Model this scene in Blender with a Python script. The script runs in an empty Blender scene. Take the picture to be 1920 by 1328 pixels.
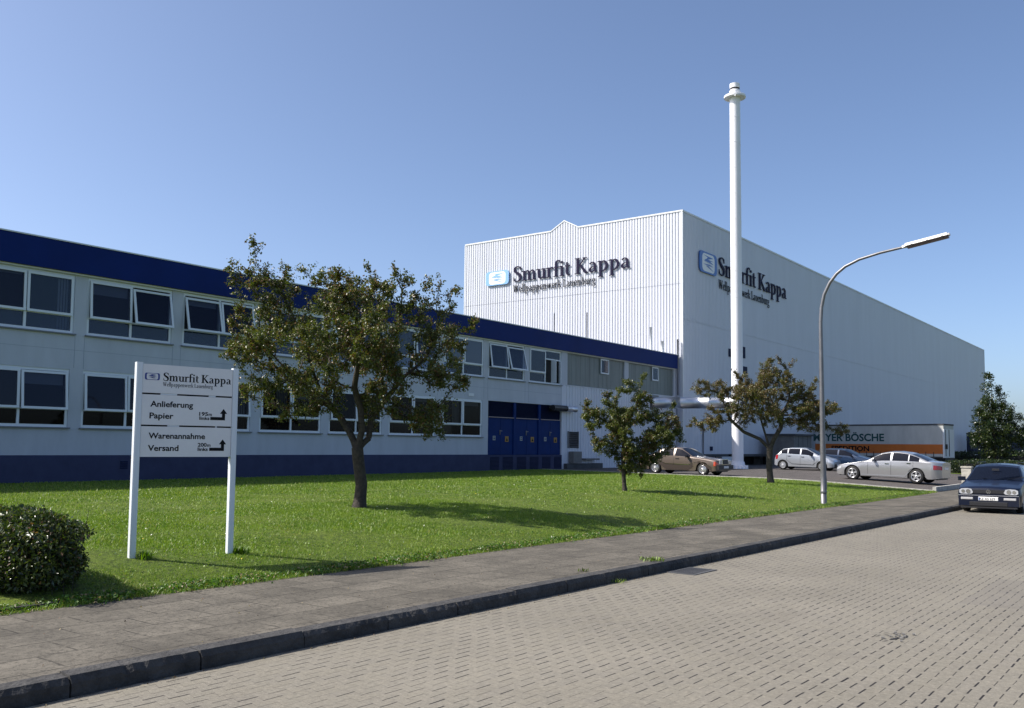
import bpy, math, random
import numpy as np
from mathutils import Vector, Matrix
R = math.radians
scene = bpy.context.scene
COL = scene.collection
# ------------------------------------------------------------------ camera
cam_d = bpy.data.cameras.new("camera"); cam = bpy.data.objects.new("camera", cam_d); COL.objects.link(cam)
YAW, PITCH, ROLL = R(37.024), R(4.234), R(0.572)
fw = Vector((math.cos(YAW)*math.cos(PITCH), math.sin(YAW)*math.cos(PITCH), math.sin(PITCH)))
rt = Vector((math.sin(YAW), -math.cos(YAW), 0)); up = rt.cross(fw)
r2 = rt*math.cos(ROLL)+up*math.sin(ROLL); u2 = up*math.cos(ROLL)-rt*math.sin(ROLL)
cam.matrix_world = Matrix(((r2.x, u2.x, -fw.x, 0), (r2.y, u2.y, -fw.y, 0), (r2.z, u2.z, -fw.z, 1.7), (0, 0, 0, 1)))
cam_d.sensor_width = 36; cam_d.lens = 1724.8/1920*36
cam_d.shift_y = (709.9-664)/1920
cam_d.clip_end = 6000; cam_d.clip_start = 0.05
scene.camera = cam
# ------------------------------------------------------------------ light
SUN_AZ, SUN_EL = R(130), R(45)
w = bpy.data.worlds.new("World"); scene.world = w; w.use_nodes = True
nt = w.node_tree; nt.nodes.clear()
sky = nt.nodes.new('ShaderNodeTexSky'); sky.sky_type = 'NISHITA'; sky.sun_disc = False
sky.sun_elevation = SUN_EL; sky.sun_rotation = R(90)-SUN_AZ
sky.air_density = 0.64; sky.dust_density = 2.0; sky.ozone_density = 2.8; sky.altitude = 0
bg = nt.nodes.new('ShaderNodeBackground'); bg.inputs[1].default_value = 0.135
wo = nt.nodes.new('ShaderNodeOutputWorld')
nt.links.new(sky.outputs[0], bg.inputs[0]); nt.links.new(bg.outputs[0], wo.inputs[0])
sd = Vector((math.cos(SUN_AZ)*math.cos(SUN_EL), math.sin(SUN_AZ)*math.cos(SUN_EL), math.sin(SUN_EL)))
sl = bpy.data.lights.new("sun", 'SUN'); sl.energy = 4.8; sl.angle = R(0.5); sl.color = (1.0, 0.94, 0.86)
so = bpy.data.objects.new("sun", sl); COL.objects.link(so); so.rotation_euler = sd.to_track_quat('Z', 'Y').to_euler(); so.location = (0, 0, 40)
vs = scene.view_settings; vs.view_transform = 'Standard'; vs.look = 'None'; vs.exposure = 0.64; vs.gamma = 1; vs.use_curve_mapping = False

# ------------------------------------------------------------------ helpers
def srgb(r, g, b):
    f = lambda c: (c/255/12.92 if c/255 <= .04045 else ((c/255+.055)/1.055)**2.4)
    return (f(r), f(g), f(b))
def mat(name, col, rough=.6, metal=0, var=0, vscale=3, bump=0, bscale=40, spec=.5, coat=0, col2=None, coords='Object', stretch=(1, 1, 1), trans=0):
    m = bpy.data.materials.new(name); m.use_nodes = True; t = m.node_tree; b = t.nodes['Principled BSDF']
    b.inputs['Base Color'].default_value = (*col, 1); b.inputs['Roughness'].default_value = rough
    b.inputs['Metallic'].default_value = metal; b.inputs['Specular IOR Level'].default_value = spec
    b.inputs['Coat Weight'].default_value = coat; b.inputs['Coat Roughness'].default_value = .05
    if var or col2 or bump:
        tc = t.nodes.new('ShaderNodeTexCoord'); mp = t.nodes.new('ShaderNodeMapping'); mp.inputs['Scale'].default_value = stretch
        t.links.new(tc.outputs[coords], mp.inputs[0])
    if var or col2:
        n = t.nodes.new('ShaderNodeTexNoise'); n.inputs['Scale'].default_value = vscale; n.inputs['Detail'].default_value = 6; n.inputs['Roughness'].default_value = .65
        t.links.new(mp.outputs[0], n.inputs[0])
        c = t.nodes.new('ShaderNodeValToRGB'); c.color_ramp.elements[0].position = .32; c.color_ramp.elements[1].position = .68
        a = tuple(x*(1-var) for x in col); d = col2 if col2 else tuple(min(1, x*(1+var)) for x in col)
        c.color_ramp.elements[0].color = (*a, 1); c.color_ramp.elements[1].color = (*d, 1)
        t.links.new(n.outputs[0], c.inputs[0]); t.links.new(c.outputs[0], b.inputs['Base Color'])
    if bump:
        n2 = t.nodes.new('ShaderNodeTexNoise'); n2.inputs['Scale'].default_value = bscale; n2.inputs['Detail'].default_value = 4
        bp = t.nodes.new('ShaderNodeBump'); bp.inputs['Strength'].default_value = bump; bp.inputs['Distance'].default_value = .02
        t.links.new(mp.outputs[0], n2.inputs[0]); t.links.new(n2.outputs[0], bp.inputs['Height']); t.links.new(bp.outputs[0], b.inputs['Normal'])
    return m
M = {}
M['wall'] = mat('white_render', (.47, .495, .545), .75, var=.07, vscale=1.4, stretch=(1, 1, .25), bump=.15, bscale=60)
M['joint'] = mat('render_joint', (.30, .34, .40), .8)
M['metal_white'] = mat('white_sheet_metal', (.585, .605, .665), .5, var=.04, vscale=.6, stretch=(1, 1, .15))
M['rib_white'] = M['metal_white']
M['trim'] = mat('pale_trim', (.68, .70, .72), .5)
M['blue'] = mat('blue_fascia', (.0015, .016, .120), .6, var=.10, vscale=.8, spec=.15)
M['blue_door'] = mat('blue_door_paint', (.002, .022, .120), .6, var=.15, vscale=1.5, spec=.12)
M['blue_dark'] = mat('dark_blue_paint', (.002, .008, .045), .6, spec=.12)
M['plinth'] = mat('slate_blue_plinth', (.045, .052, .105), .8, var=.12, vscale=2, spec=.2)
M['frame'] = mat('white_window_frame', (.66, .70, .74), .4)
M['sill'] = mat('grey_sill', (.16, .17, .18), .6)
M['glass'] = mat('window_glass', (.008, .012, .030), .04, spec=.22)
M['glass_low'] = mat('window_glass_dark', (.008, .007, .006), .04, spec=.10)
M['glass_pale'] = mat('window_glass_pale', (.035, .055, .085), .06, spec=.3)
def glassmat(name, tint, refl, base):
    m = bpy.data.materials.new(name); m.use_nodes = True; t = m.node_tree; t.nodes.clear()
    out = t.nodes.new('ShaderNodeOutputMaterial'); tr = t.nodes.new('ShaderNodeBsdfTransparent'); tr.inputs[0].default_value = (*tint, 1)
    gl = t.nodes.new('ShaderNodeBsdfGlossy'); gl.inputs[0].default_value = (*refl, 1); gl.inputs[1].default_value = .02
    fr = t.nodes.new('ShaderNodeFresnel'); fr.inputs[0].default_value = 1.32; df = t.nodes.new('ShaderNodeBsdfDiffuse'); df.inputs[0].default_value = (*base, 1)
    a = t.nodes.new('ShaderNodeMixShader'); a.inputs[0].default_value = .35; b = t.nodes.new('ShaderNodeMixShader')
    t.links.new(tr.outputs[0], a.inputs[1]); t.links.new(df.outputs[0], a.inputs[2]); t.links.new(fr.outputs[0], b.inputs[0]); t.links.new(a.outputs[0], b.inputs[1]); t.links.new(gl.outputs[0], b.inputs[2]); t.links.new(b.outputs[0], out.inputs[0])
    return m
M['glass'] = glassmat('window_glass_clear', (.62, .68, .8), (.7, .75, .85), (.008, .012, .035))
M['glass_low'] = glassmat('window_glass_ground_floor', (.6, .62, .62), (.35, .35, .35), (.012, .010, .009))  # brownish base paints the dark landscape reflected in these panes
M['glass_pale'] = glassmat('window_glass_sky', (.7, .75, .85), (.8, .85, .95), (.05, .08, .13))
M['curtain'] = mat('pale_blind', (.30, .31, .34), .8)
M['blind'] = mat('blinds_glass', (.06, .085, .13), .12, spec=.3)
M['polycarb'] = mat('grey_profile_glass', (.135, .155, .145), .45, var=.22, vscale=2.5, stretch=(1, 1, .1))
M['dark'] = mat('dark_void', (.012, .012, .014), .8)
M['concrete'] = mat('weathered_concrete', (.16, .155, .145), .85, var=.2, vscale=2, bump=.3)
M['conc_dark'] = mat('dark_concrete', (.06, .062, .066), .85, var=.3, vscale=1.2)
M['chimney'] = mat('white_chimney_paint', (.80, .80, .83), .45, var=.04, vscale=.8)
M['silver'] = mat('bright_duct_metal', (.62, .64, .68), .42, metal=.9, var=.08, vscale=3)
M['galv'] = mat('galvanised_steel', (.17, .17, .18), .45, metal=.6, var=.15, vscale=4)
M['lamp_head'] = mat('lamp_housing', (.62, .60, .57), .5)
M['lamp_under'] = mat('lamp_cover', (.10, .07, .075), .3)
M['navy_letter'] = mat('navy_letter', (.008, .006, .032), .6, spec=.15)
M['logo_blue'] = mat('logo_pale_blue', (.22, .42, .72), .4)
M['logo_mid'] = mat('logo_mid_blue', (.045, .14, .42), .4)
M['logo_white'] = mat('logo_white', (.8, .8, .8), .5)
M['sign'] = mat('sign_panel', (.74, .72, .71), .4, var=.03, vscale=5)
M['sign_post'] = mat('sign_post', (.66, .70, .74), .35)
M['black'] = mat('black_lettering', (.005, .005, .007), .6, spec=.15)
M['logo_deep'] = mat('logo_deep_blue', (.015, .03, .22), .4)
M['tyre'] = mat('tyre_rubber', (.012, .012, .012), .8)
M['rim'] = mat('alloy_rim', (.62, .62, .64), .25, metal=.7)
M['rim_grey'] = mat('wheel_cover', (.42, .43, .45), .4, metal=.3)
M['car_glass'] = mat('car_glass', (.005, .007, .014), .04, spec=.14)
M['plastic'] = mat('black_plastic', (.012, .012, .014), .5)
M['chrome'] = mat('chrome', (.7, .7, .7), .12, metal=1)
M['lens'] = mat('headlight_lens', (.55, .57, .60), .08, metal=.3, coat=1)
M['amber'] = mat('amber_lens', (.5, .06, .01), .2, coat=1)
M['red'] = mat('red_lens', (.32, .008, .012), .2, coat=1)
M['plate'] = mat('number_plate', (.72, .72, .70), .5)
M['brown'] = mat('brown_metallic', (.150, .118, .096), .3, metal=.35, coat=1)
M['brown_dark'] = mat('brown_cladding', (.050, .037, .032), .45)
M['silver_paint'] = mat('silver_paint', (.36, .365, .375), .28, metal=.55, coat=1)
M['silver_paint2'] = mat('pale_silver_paint', (.42, .445, .48), .3, metal=.5, coat=1)
M['navy_paint'] = mat('navy_paint', (.004, .007, .020), .3, spec=.3, coat=.35)
M['blue_paint'] = mat('dark_blue_paint_car', (.012, .03, .07), .25, metal=.3, coat=1)
M['tarp'] = mat('trailer_tarpaulin', (.46, .47, .45), .6, var=.12, vscale=1.2, stretch=(1, 1, .3))
M['orange'] = mat('orange_stripe', (.50, .13, .015), .6, var=.08, vscale=2)
M['green_ink'] = mat('dark_green_lettering', (.01, .06, .06), .6)
M['navy_tarp'] = mat('navy_tarpaulin', (.008, .018, .055), .5)
M['notice'] = mat('grey_notice', (.33, .35, .36), .6)
M['yellow'] = mat('yellow_warning', (.30, .16, .01), .5)
M['bark'] = mat('bark', (.042, .034, .027), .9, var=.4, vscale=14, bump=.8, bscale=30)
M['bark2'] = mat('grey_bark', (.055, .046, .038), .9, var=.4, vscale=14, bump=.8, bscale=30)
M['soil'] = mat('soil', (.07, .05, .032), .95, var=.4, vscale=12)
def leafmat(name, c, v=.35, rough=.42):
    m = mat(name, c, rough, var=v, vscale=2.2, spec=.5)
    b = m.node_tree.nodes['Principled BSDF']
    tr = m.node_tree.nodes.new('ShaderNodeBsdfTranslucent'); tr.inputs[0].default_value = (c[0]*2.0, c[1]*2.2, c[2]*.8, 1)
    mx = m.node_tree.nodes.new('ShaderNodeMixShader'); mx.inputs[0].default_value = .22
    out = m.node_tree.nodes['Material Output']
    m.node_tree.links.new(b.outputs[0], mx.inputs[1]); m.node_tree.links.new(tr.outputs[0], mx.inputs[2]); m.node_tree.links.new(mx.outputs[0], out.inputs[0])
    return m
M['leafA'] = leafmat('leaf_green', (.060, .078, .016))
M['leafB'] = leafmat('leaf_olive', (.098, .098, .022))
M['leafC'] = leafmat('leaf_rust', (.12, .065, .028))
M['leafD'] = leafmat('leaf_brown', (.105, .078, .036))
M['leafE'] = leafmat('leaf_dark', (.018, .034, .010), rough=.3)
M['leafF'] = leafmat('leaf_fresh', (.060, .085, .016))
M['gr1'] = leafmat('grass_blade_mid', (.125, .205, .010), .3, .5)
M['gr2'] = leafmat('grass_blade_pale', (.19, .25, .035), .3, .5)
M['gr3'] = leafmat('grass_blade_deep', (.075, .155, .008), .3, .5)
M['gr4'] = leafmat('grass_blade_dry', (.26, .24, .07), .3, .5)
M['clover'] = leafmat('clover_leaf', (.050, .115, .012), .3, .6)
M['straw'] = leafmat('dry_straw', (.22, .17, .09), .3, .6)
M['flower'] = mat('yellow_petal', (.6, .45, .02), .6)
M['petal'] = mat('white_petal', (.6, .6, .5), .6)

def tag(o, label=None, cat=None, group=None, kind=None):
    if label: o['label'] = label
    if cat: o['category'] = cat
    if group: o['group'] = group
    if kind: o['kind'] = kind
    return o
def thing(name, label, cat, loc=(0, 0, 0), rz=0, group=None):
    o = bpy.data.objects.new(name, None); COL.objects.link(o); o.location = loc; o.rotation_euler = (0, 0, rz); o.empty_display_size = .2
    return tag(o, label, cat, group)
class MB:
    """collects geometry; build() links it as ONE mesh. off is subtracted so parts can be written in world coordinates."""
    def __init__(s, off=(0, 0, 0)): s.v = []; s.f = []; s.mi = []; s.cur = 0; s.off = Vector(off); s.sm = []; s.smooth = False
    def add(s, vs, fs):
        n = len(s.v); s.v += [tuple(Vector(p)-s.off) for p in vs]
        for f in fs: s.f.append([i+n for i in f]); s.mi.append(s.cur); s.sm.append(s.smooth)
        return s
    def box(s, x0, x1, y0, y1, z0, z1):
        return s.add([(x0, y0, z0), (x1, y0, z0), (x1, y1, z0), (x0, y1, z0), (x0, y0, z1), (x1, y0, z1), (x1, y1, z1), (x0, y1, z1)],
                     [(0, 3, 2, 1), (4, 5, 6, 7), (0, 1, 5, 4), (1, 2, 6, 5), (2, 3, 7, 6), (3, 0, 4, 7)])
    def obox(s, c, ax, ay, az):
        c, ax, ay, az = Vector(c), Vector(ax), Vector(ay), Vector(az)
        p = [c+ax*i+ay*j+az*k for k in (-1, 1) for (i, j) in ((-1, -1), (1, -1), (1, 1), (-1, 1))]
        return s.add(p, [(0, 3, 2, 1), (4, 5, 6, 7), (0, 1, 5, 4), (1, 2, 6, 5), (2, 3, 7, 6), (3, 0, 4, 7)])
    def quad(s, a, b, c, d): return s.add([a, b, c, d], [(0, 1, 2, 3)])
    def prism(s, poly, axis, a, b):
        # poly: 2D points, extruded along axis ('x','y','z') from a to b
        def P(p, t): return {'x': (t, p[0], p[1]), 'y': (p[0], t, p[1]), 'z': (p[0], p[1], t)}[axis]
        n = len(poly); vs = [P(p, a) for p in poly]+[P(p, b) for p in poly]
        return s.add(vs, [tuple(range(n))[::-1], tuple(range(n, 2*n))]+[(i, (i+1) % n, n+(i+1) % n, n+i) for i in range(n)])
    def tube(s, pts, rad, n=10, cap=True):
        pts = [Vector(p) for p in pts]; k = len(pts)
        if not hasattr(rad, '__len__'): rad = [rad]*k
        vs = []; ref = None
        for i, p in enumerate(pts):
            d = (pts[min(i+1, k-1)]-pts[max(i-1, 0)]).normalized()
            if ref is None: ref = Vector((0, 0, 1)) if abs(d.z) < .9 else Vector((1, 0, 0))
            a = d.cross(ref).normalized(); b = d.cross(a).normalized(); ref = -(b.cross(a)).cross(a) if False else ref
            vs += [p+(a*math.cos(2*math.pi*j/n)+b*math.sin(2*math.pi*j/n))*rad[i] for j in range(n)]
        fs = [(i*n+j, i*n+(j+1) % n, (i+1)*n+(j+1) % n, (i+1)*n+j) for i in range(k-1) for j in range(n)]
        o = s.smooth; s.smooth = True; base = len(s.v); s.add(vs, fs); s.smooth = False
        if cap:
            s.f += [[base+j for j in range(n)], [base+(k-1)*n+j for j in range(n)][::-1]]; s.mi += [s.cur]*2; s.sm += [False]*2
        s.smooth = o; return s
    def lathe(s, prof, c=(0, 0, 0), n=32, axis='z', smooth=True):
        vs = []
        for (r, h) in prof:
            for j in range(n):
                a = 2*math.pi*j/n; q = (r*math.cos(a), r*math.sin(a))
                vs.append({'z': (c[0]+q[0], c[1]+q[1], c[2]+h), 'y': (c[0]+q[0], c[1]+h, c[2]+q[1])}[axis])
        k = len(prof); o = s.smooth; s.smooth = smooth
        s.add(vs, [(i*n+j, i*n+(j+1) % n, (i+1)*n+(j+1) % n, (i+1)*n+j) for i in range(k-1) for j in range(n)]); s.smooth = o; return s
    def build(s, name, m, parent=None, **kw):
        me = bpy.data.meshes.new(name); me.from_pydata(s.v, [], s.f)
        for mm in (m if isinstance(m, list) else [m]): me.materials.append(mm)
        me.polygons.foreach_set('material_index', s.mi); me.polygons.foreach_set('use_smooth', s.sm); me.update()
        o = bpy.data.objects.new(name, me); COL.objects.link(o); o.parent = parent
        return tag(o, **kw)
def raw(name, V, F, mats, mi=None, parent=None, smooth=False):
    """fast numpy mesh: F is (n,k) array"""
    me = bpy.data.meshes.new(name); n, k = F.shape
    me.vertices.add(len(V)); me.vertices.foreach_set('co', np.asarray(V, dtype=np.float32).ravel())
    me.loops.add(n*k); me.loops.foreach_set('vertex_index', F.astype(np.int32).ravel())
    me.polygons.add(n); me.polygons.foreach_set('loop_start', np.arange(0, n*k, k, dtype=np.int32)); me.polygons.foreach_set('loop_total', np.full(n, k, dtype=np.int32))
    for m in mats: me.materials.append(m)
    if mi is not None: me.polygons.foreach_set('material_index', mi.astype(np.int32))
    if smooth: me.polygons.foreach_set('use_smooth', np.ones(n, dtype=bool))
    me.update(calc_edges=True); me.validate()
    o = bpy.data.objects.new(name, me); COL.objects.link(o); o.parent = parent
    return o
def children(o): return [c for c in bpy.data.objects if c.parent == o]
def copy_tree(o, parent=None):
    c = o.copy(); COL.objects.link(c); c.parent = parent
    for ch in children(o): copy_tree(ch, c)
    return c
def DS(x): return .0037*np.clip(np.asarray(x, float)-4, 0, 26)      # the street falls away slightly
# ground height: a low lawn mound that falls to the pavement, a flat rising car park
def G(X, Y):
    X = np.asarray(X, float); Y = np.asarray(Y, float)
    m = np.interp(Y, [8.85, 9.7, 11, 13.5, 17, 23, 29, 60], [.135, .235, .36, .46, .48, .44, .42, .42])
    l = .15+.028*(np.minimum(Y, 16)-8.9)+.008*np.clip(Y-16, 0, 19)
    t = np.clip((X-30)/9, 0, 1); k = t*t*(3-2*t)
    z = m*(1-k)+l*k-DS(X)*np.clip((14-Y)/5.1, 0, 1)
    z = np.where(Y < 8.85, .135-DS(X), z); return np.where(Y < 6.1, -DS(X), z)
def g(x, y): return float(G(x, y))
# ------------------------------------------------------------------ lettering
def spl(pts, n=5):
    P = [np.array(p, float) for p in pts]; P = [2*P[0]-P[1]]+P+[2*P[-1]-P[-2]]; out = []
    for i in range(1, len(P)-2):
        for t in np.linspace(0, 1, n, endpoint=False):
            a, b, c, d = P[i-1:i+3]
            out.append(.5*((2*b)+(c-a)*t+(2*a-5*b+4*c-d)*t*t+(3*b-a-3*c+d)*t**3))
    out.append(P[-2]); return out
# each stroke: list of (x, y, width); 'l' = straight, 's' = spline
T_, t_ = .15, .06
def stem(x, y0=0, y1=.64, w=.145): return ('l', [(x, y0, w), (x, y1, w)])
def serif(x, y, w=.30): return ('l', [(x-w/2, y, .05), (x+w/2, y, .05)])
def flag(x, y): return ('l', [(x-.14, y-.045, .045), (x+.02, y-.01, .07)])
GL = {
 'S': (.64, [('s', [(.53, .74, .045), (.47, .93, .07), (.31, .98, .07), (.15, .90, .12), (.12, .74, .16), (.28, .56, .19), (.46, .42, .19), (.52, .24, .16), (.44, .06, .11), (.27, .015, .07), (.11, .09, .06), (.06, .28, .045)]), ('l', [(.53, .72, .05), (.53, .95, .05)]), ('l', [(.065, .06, .05), (.065, .30, .05)])]),
 'm': (.98, [stem(.15), serif(.15, .025), flag(.10, .64), ('s', [(.18, .46, .05), (.30, .60, .07), (.41, .61, .12), (.475, .50, .145), (.48, .40, .145)]), stem(.48, 0, .41), serif(.48, .025), ('s', [(.51, .46, .05), (.62, .60, .07), (.73, .61, .12), (.795, .50, .145), (.80, .40, .145)]), stem(.80, 0, .41), serif(.80, .025)]),
 'n': (.66, [stem(.15), serif(.15, .025), flag(.10, .64), ('s', [(.18, .46, .05), (.30, .60, .07), (.41, .61, .12), (.475, .50, .145), (.48, .40, .145)]), stem(.48, 0, .41), serif(.48, .025)]),
 'u': (.66, [('s', [(.16, .64, .145), (.16, .30, .145), (.18, .12, .13), (.27, .035, .09), (.38, .07, .06), (.46, .16, .05)]), flag(.11, .64), stem(.50), flag(.45, .64), ('l', [(.50, .03, .05), (.64, .04, .045)])]),
 'r': (.47, [stem(.15), serif(.15, .025), flag(.10, .64), ('s', [(.18, .44, .05), (.26, .58, .09), (.37, .61, .12), (.44, .56, .10)])]),
 'f': (.40, [stem(.16, 0, .80), serif(.16, .025), ('s', [(.16, .78, .145), (.19, .95, .11), (.30, 1.03, .07), (.43, .97, .12)]), ('l', [(.03, .61, .06), (.36, .61, .06)])]),
 'i': (.31, [stem(.15), serif(.15, .025), flag(.10, .64), ('l', [(.075, .88, .15), (.225, .88, .15)])]),
 't': (.42, [('s', [(.17, .84, .10), (.17, .5, .145), (.17, .18, .145), (.22, .05, .10), (.31, .03, .06), (.38, .08, .05)]), ('l', [(.04, .61, .06), (.37, .61, .06)])]),
 'K': (.83, [stem(.17, 0, 1.0, .17), serif(.17, .025, .36), serif(.17, .975, .36), ('l', [(.24, .46, .06), (.60, .95, .085)]), serif(.62, .975, .28), ('l', [(.32, .56, .12), (.70, .03, .19)]), serif(.72, .025, .24)]),
 'a': (.60, [('s', [(.10, .52, .12), (.20, .61, .07), (.32, .60, .09), (.40, .50, .14), (.41, .40, .145)]), stem(.41, .06, .42), ('l', [(.41, .05, .09), (.56, .03, .045)]), ('s', [(.40, .36, .045), (.24, .32, .06), (.13, .23, .12), (.11, .13, .14), (.17, .045, .11), (.27, .03, .06), (.38, .13, .05)])]),
 'p': (.68, [stem(.16, -.34, .64), serif(.16, -.325), flag(.11, .64), ('s', [(.18, .48, .05), (.30, .60, .08), (.45, .56, .13), (.53, .34, .16), (.47, .11, .13), (.33, .025, .07), (.19, .07, .05)])]),
 'W': (1.12, [('l', [(.16, .98, .16), (.36, .02, .15)]), ('l', [(.36, .02, .06), (.57, .98, .06)]), ('l', [(.55, .98, .16), (.75, .02, .15)]), ('l', [(.75, .02, .06), (.97, .98, .06)]), serif(.15, .975, .28), serif(.55, .975, .26), serif(.98, .975, .24)]),
 'e': (.56, [('l', [(.12, .35, .05), (.48, .35, .05)]), ('s', [(.49, .36, .12), (.44, .55, .11), (.31, .62, .07), (.16, .54, .11), (.10, .33, .16), (.16, .11, .13), (.30, .025, .08), (.43, .06, .06), (.50, .14, .045)])]),
 'l': (.31, [stem(.15, 0, 1.03), serif(.15, .025), flag(.10, 1.04)]),
 'w': (.88, [('l', [(.12, .62, .13), (.27, .02, .12)]), ('l', [(.27, .02, .05), (.44, .62, .05)]), ('l', [(.43, .62, .13), (.59, .02, .12)]), ('l', [(.59, .02, .05), (.76, .62, .05)]), serif(.11, .615, .22), serif(.43, .615, .2), serif(.77, .615, .2)]),
 'k': (.66, [stem(.15, 0, 1.03), serif(.15, .025), flag(.10, 1.04), ('l', [(.2, .30, .05), (.48, .60, .06)]), serif(.49, .615, .22), ('l', [(.27, .37, .10), (.54, .03, .14)]), serif(.57, .025, .2)]),
 'L': (.64, [stem(.17, 0, 1.0, .16), serif(.17, .975, .34), ('l', [(.03, .03, .06), (.55, .03, .06)]), ('l', [(.57, .0, .05), (.59, .26, .04)])]),
 'b': (.67, [stem(.15, .02, 1.03), flag(.10, 1.04), ('s', [(.18, .48, .05), (.30, .60, .08), (.45, .56, .13), (.53, .34, .16), (.47, .11, .13), (.33, .025, .07), (.17, .06, .05)])]),
 'g': (.60, [('s', [(.28, .62, .06), (.13, .55, .11), (.10, .42, .13), (.15, .28, .11), (.28, .22, .06), (.42, .29, .11), (.45, .42, .13), (.40, .56, .11), (.28, .62, .06)]), ('l', [(.42, .57, .05), (.58, .60, .07)]), ('s', [(.20, .24, .05), (.11, .15, .06), (.16, .07, .10), (.34, .03, .13), (.50, -.05, .12), (.52, -.19, .10), (.40, -.30, .07), (.22, -.32, .07), (.09, -.26, .09), (.08, -.14, .08), (.17, -.03, .05)])]),
 ' ': (.26, []),
}
def serif_text(txt, width, cap, depth, bold=.44):
    """front faces look towards local -y; x = along, z = up; baseline z=0; returns verts/faces"""
    tot = sum(GL[c][0] for c in txt); sx = width/tot; V = []; F = []; x = 0; k = 0
    for c in txt:
        adv, st = GL[c]
        for kind, pts in st:
            P = spl(pts, 6) if kind == 's' else [np.array(p, float) for p in pts]
            n0 = len(V); N = len(P); front = -depth-(k % 7)*depth*.012; k += 1
            for i, p in enumerate(P):
                d = P[min(i+1, N-1)][:2]-P[max(i-1, 0)][:2]; d = d/(np.hypot(*d)+1e-9); nn = np.array([-d[1], d[0]])*max(p[2], .03)*bold
                for sgn in (1, -1):
                    q = p[:2]+nn*sgn
                    V.append(((x+q[0])*sx, front, q[1]*cap)); V.append(((x+q[0])*sx, 0, q[1]*cap))
            for i in range(N-1):
                a = n0+i*4; b = a+4
                F += [(a, a+2, b+2, b), (a, b, b+1, a+1), (a+2, a+3, b+3, b+2)]
            a = n0; b = n0+(N-1)*4; F += [(a, a+1, a+3, a+2), (b, b+2, b+3, b+1)]
        x += adv
    return V, F
def place(VF, origin, ex):
    """map local (x, y depth, z) to world with along-vector ex; local -y faces viewer side = ex rotated -90deg"""
    ex = Vector(ex).normalized(); ey = Vector((-ex.y, ex.x, 0)); o = Vector(origin)
    return [tuple(o+ex*v[0]+ey*v[1]+Vector((0, 0, v[2]))) for v in VF[0]], VF[1]
def sans(txt, size, depth=.002, bold=.0, align='LEFT', width=None):
    cu = bpy.data.curves.new('t', 'FONT'); cu.body = txt; cu.size = size; cu.extrude = depth/2; cu.offset = bold; cu.align_x = align; cu.resolution_u = 3
    o = bpy.data.objects.new('t', cu); COL.objects.link(o); bpy.context.view_layer.update()
    me = bpy.data.meshes.new_from_object(o.evaluated_get(bpy.context.evaluated_depsgraph_get()))
    vs = [v.co.copy() for v in me.vertices]; fs = [tuple(p.vertices) for p in me.polygons]
    bpy.data.objects.remove(o); bpy.data.curves.remove(cu); bpy.data.meshes.remove(me)
    k = 1
    if width: k = width/(max(v.x for v in vs)-min(v.x for v in vs))
    x0 = min(v.x for v in vs) if width else 0
    return [((v.x-x0)*k, -v.z-depth/2, v.y) for v in vs], fs
def rrect(w_, h_, r, n=8):
    out = []
    for cx, cz, a0 in ((w_-r, h_-r, 0), (r, h_-r, 90), (r, r, 180), (w_-r, r, 270)):
        for i in range(n+1):
            a = R(a0+90*i/n); out.append((cx+r*math.cos(a), cz+r*math.sin(a)))
    return out
def logo_geom(w_, h_, depth, sd_=.14):
    """blue rounded frame (thick at the two sides), white field, blue zigzag"""
    o = rrect(w_, h_, h_*.24); iw, ih = w_*(1-2*sd_), h_*.86
    i_ = [(x+w_*sd_, z+h_*.07) for x, z in rrect(iw, ih, h_*.24)]
    n = len(o); V = [(x, -depth, z) for x, z in o]+[(x, -depth, z) for x, z in i_]+[(x, 0, z) for x, z in o]
    F = [(k, (k+1) % n, n+(k+1) % n, n+k) for k in range(n)]+[(k, 2*n+k, 2*n+(k+1) % n, (k+1) % n) for k in range(n)]
    Vw = [(x, -depth*.96, z) for x, z in i_]; Fw = [tuple(range(n))]
    zz = [((.20, .84), (.74, .80), (.54, .74)), ((.44, .76), (.80, .80), (.36, .63)), ((.80, .64), (.36, .68), (.24, .56)), ((.20, .575), (.56, .62), (.80, .50)), ((.18, .55), (.80, .49), (.50, .50)),
          ((.18, .40), (.56, .45), (.80, .38)), ((.18, .40), (.80, .36), (.46, .365)), ((.34, .345), (.50, .35), (.80, .15)), ((.36, .28), (.80, .20), (.60, .24))]
    Vz = []; Fz = []
    for j, t in enumerate(zz):
        a = len(Vz); Vz += [(x*w_, -depth*(1.01+.004*j)-.0006*(j+1), z*h_) for x, z in t]; Fz.append((a, a+1, a+2))
    return (V, F), (Vw, Fw), (Vz, Fz)
# ------------------------------------------------------------------ the setting
def node_math(t, op, a, b=None, c=None):
    n = t.nodes.new('ShaderNodeMath'); n.operation = op
    for i, v in enumerate((a, b, c)):
        if v is None: continue
        if isinstance(v, (int, float)): n.inputs[i].default_value = v
        else: t.links.new(v, n.inputs[i])
    return n.outputs[0]
def mixc(t, fac, a, b, mode='MIX'):
    n = t.nodes.new('ShaderNodeMix'); n.data_type = 'RGBA'; n.blend_type = mode
    for s, v in ((n.inputs[0], fac), (n.inputs[6], a), (n.inputs[7], b)):
        if isinstance(v, (int, float)): s.default_value = v
        elif isinstance(v, tuple): s.default_value = (*v, 1)
        else: t.links.new(v, s)
    return n.outputs[2]
def noise(t, vec, scale, detail=4, rough=.6):
    n = t.nodes.new('ShaderNodeTexNoise'); n.inputs['Scale'].default_value = scale; n.inputs['Detail'].default_value = detail; n.inputs['Roughness'].default_value = rough
    t.links.new(vec, n.inputs[0]); return n.outputs[0]
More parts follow.
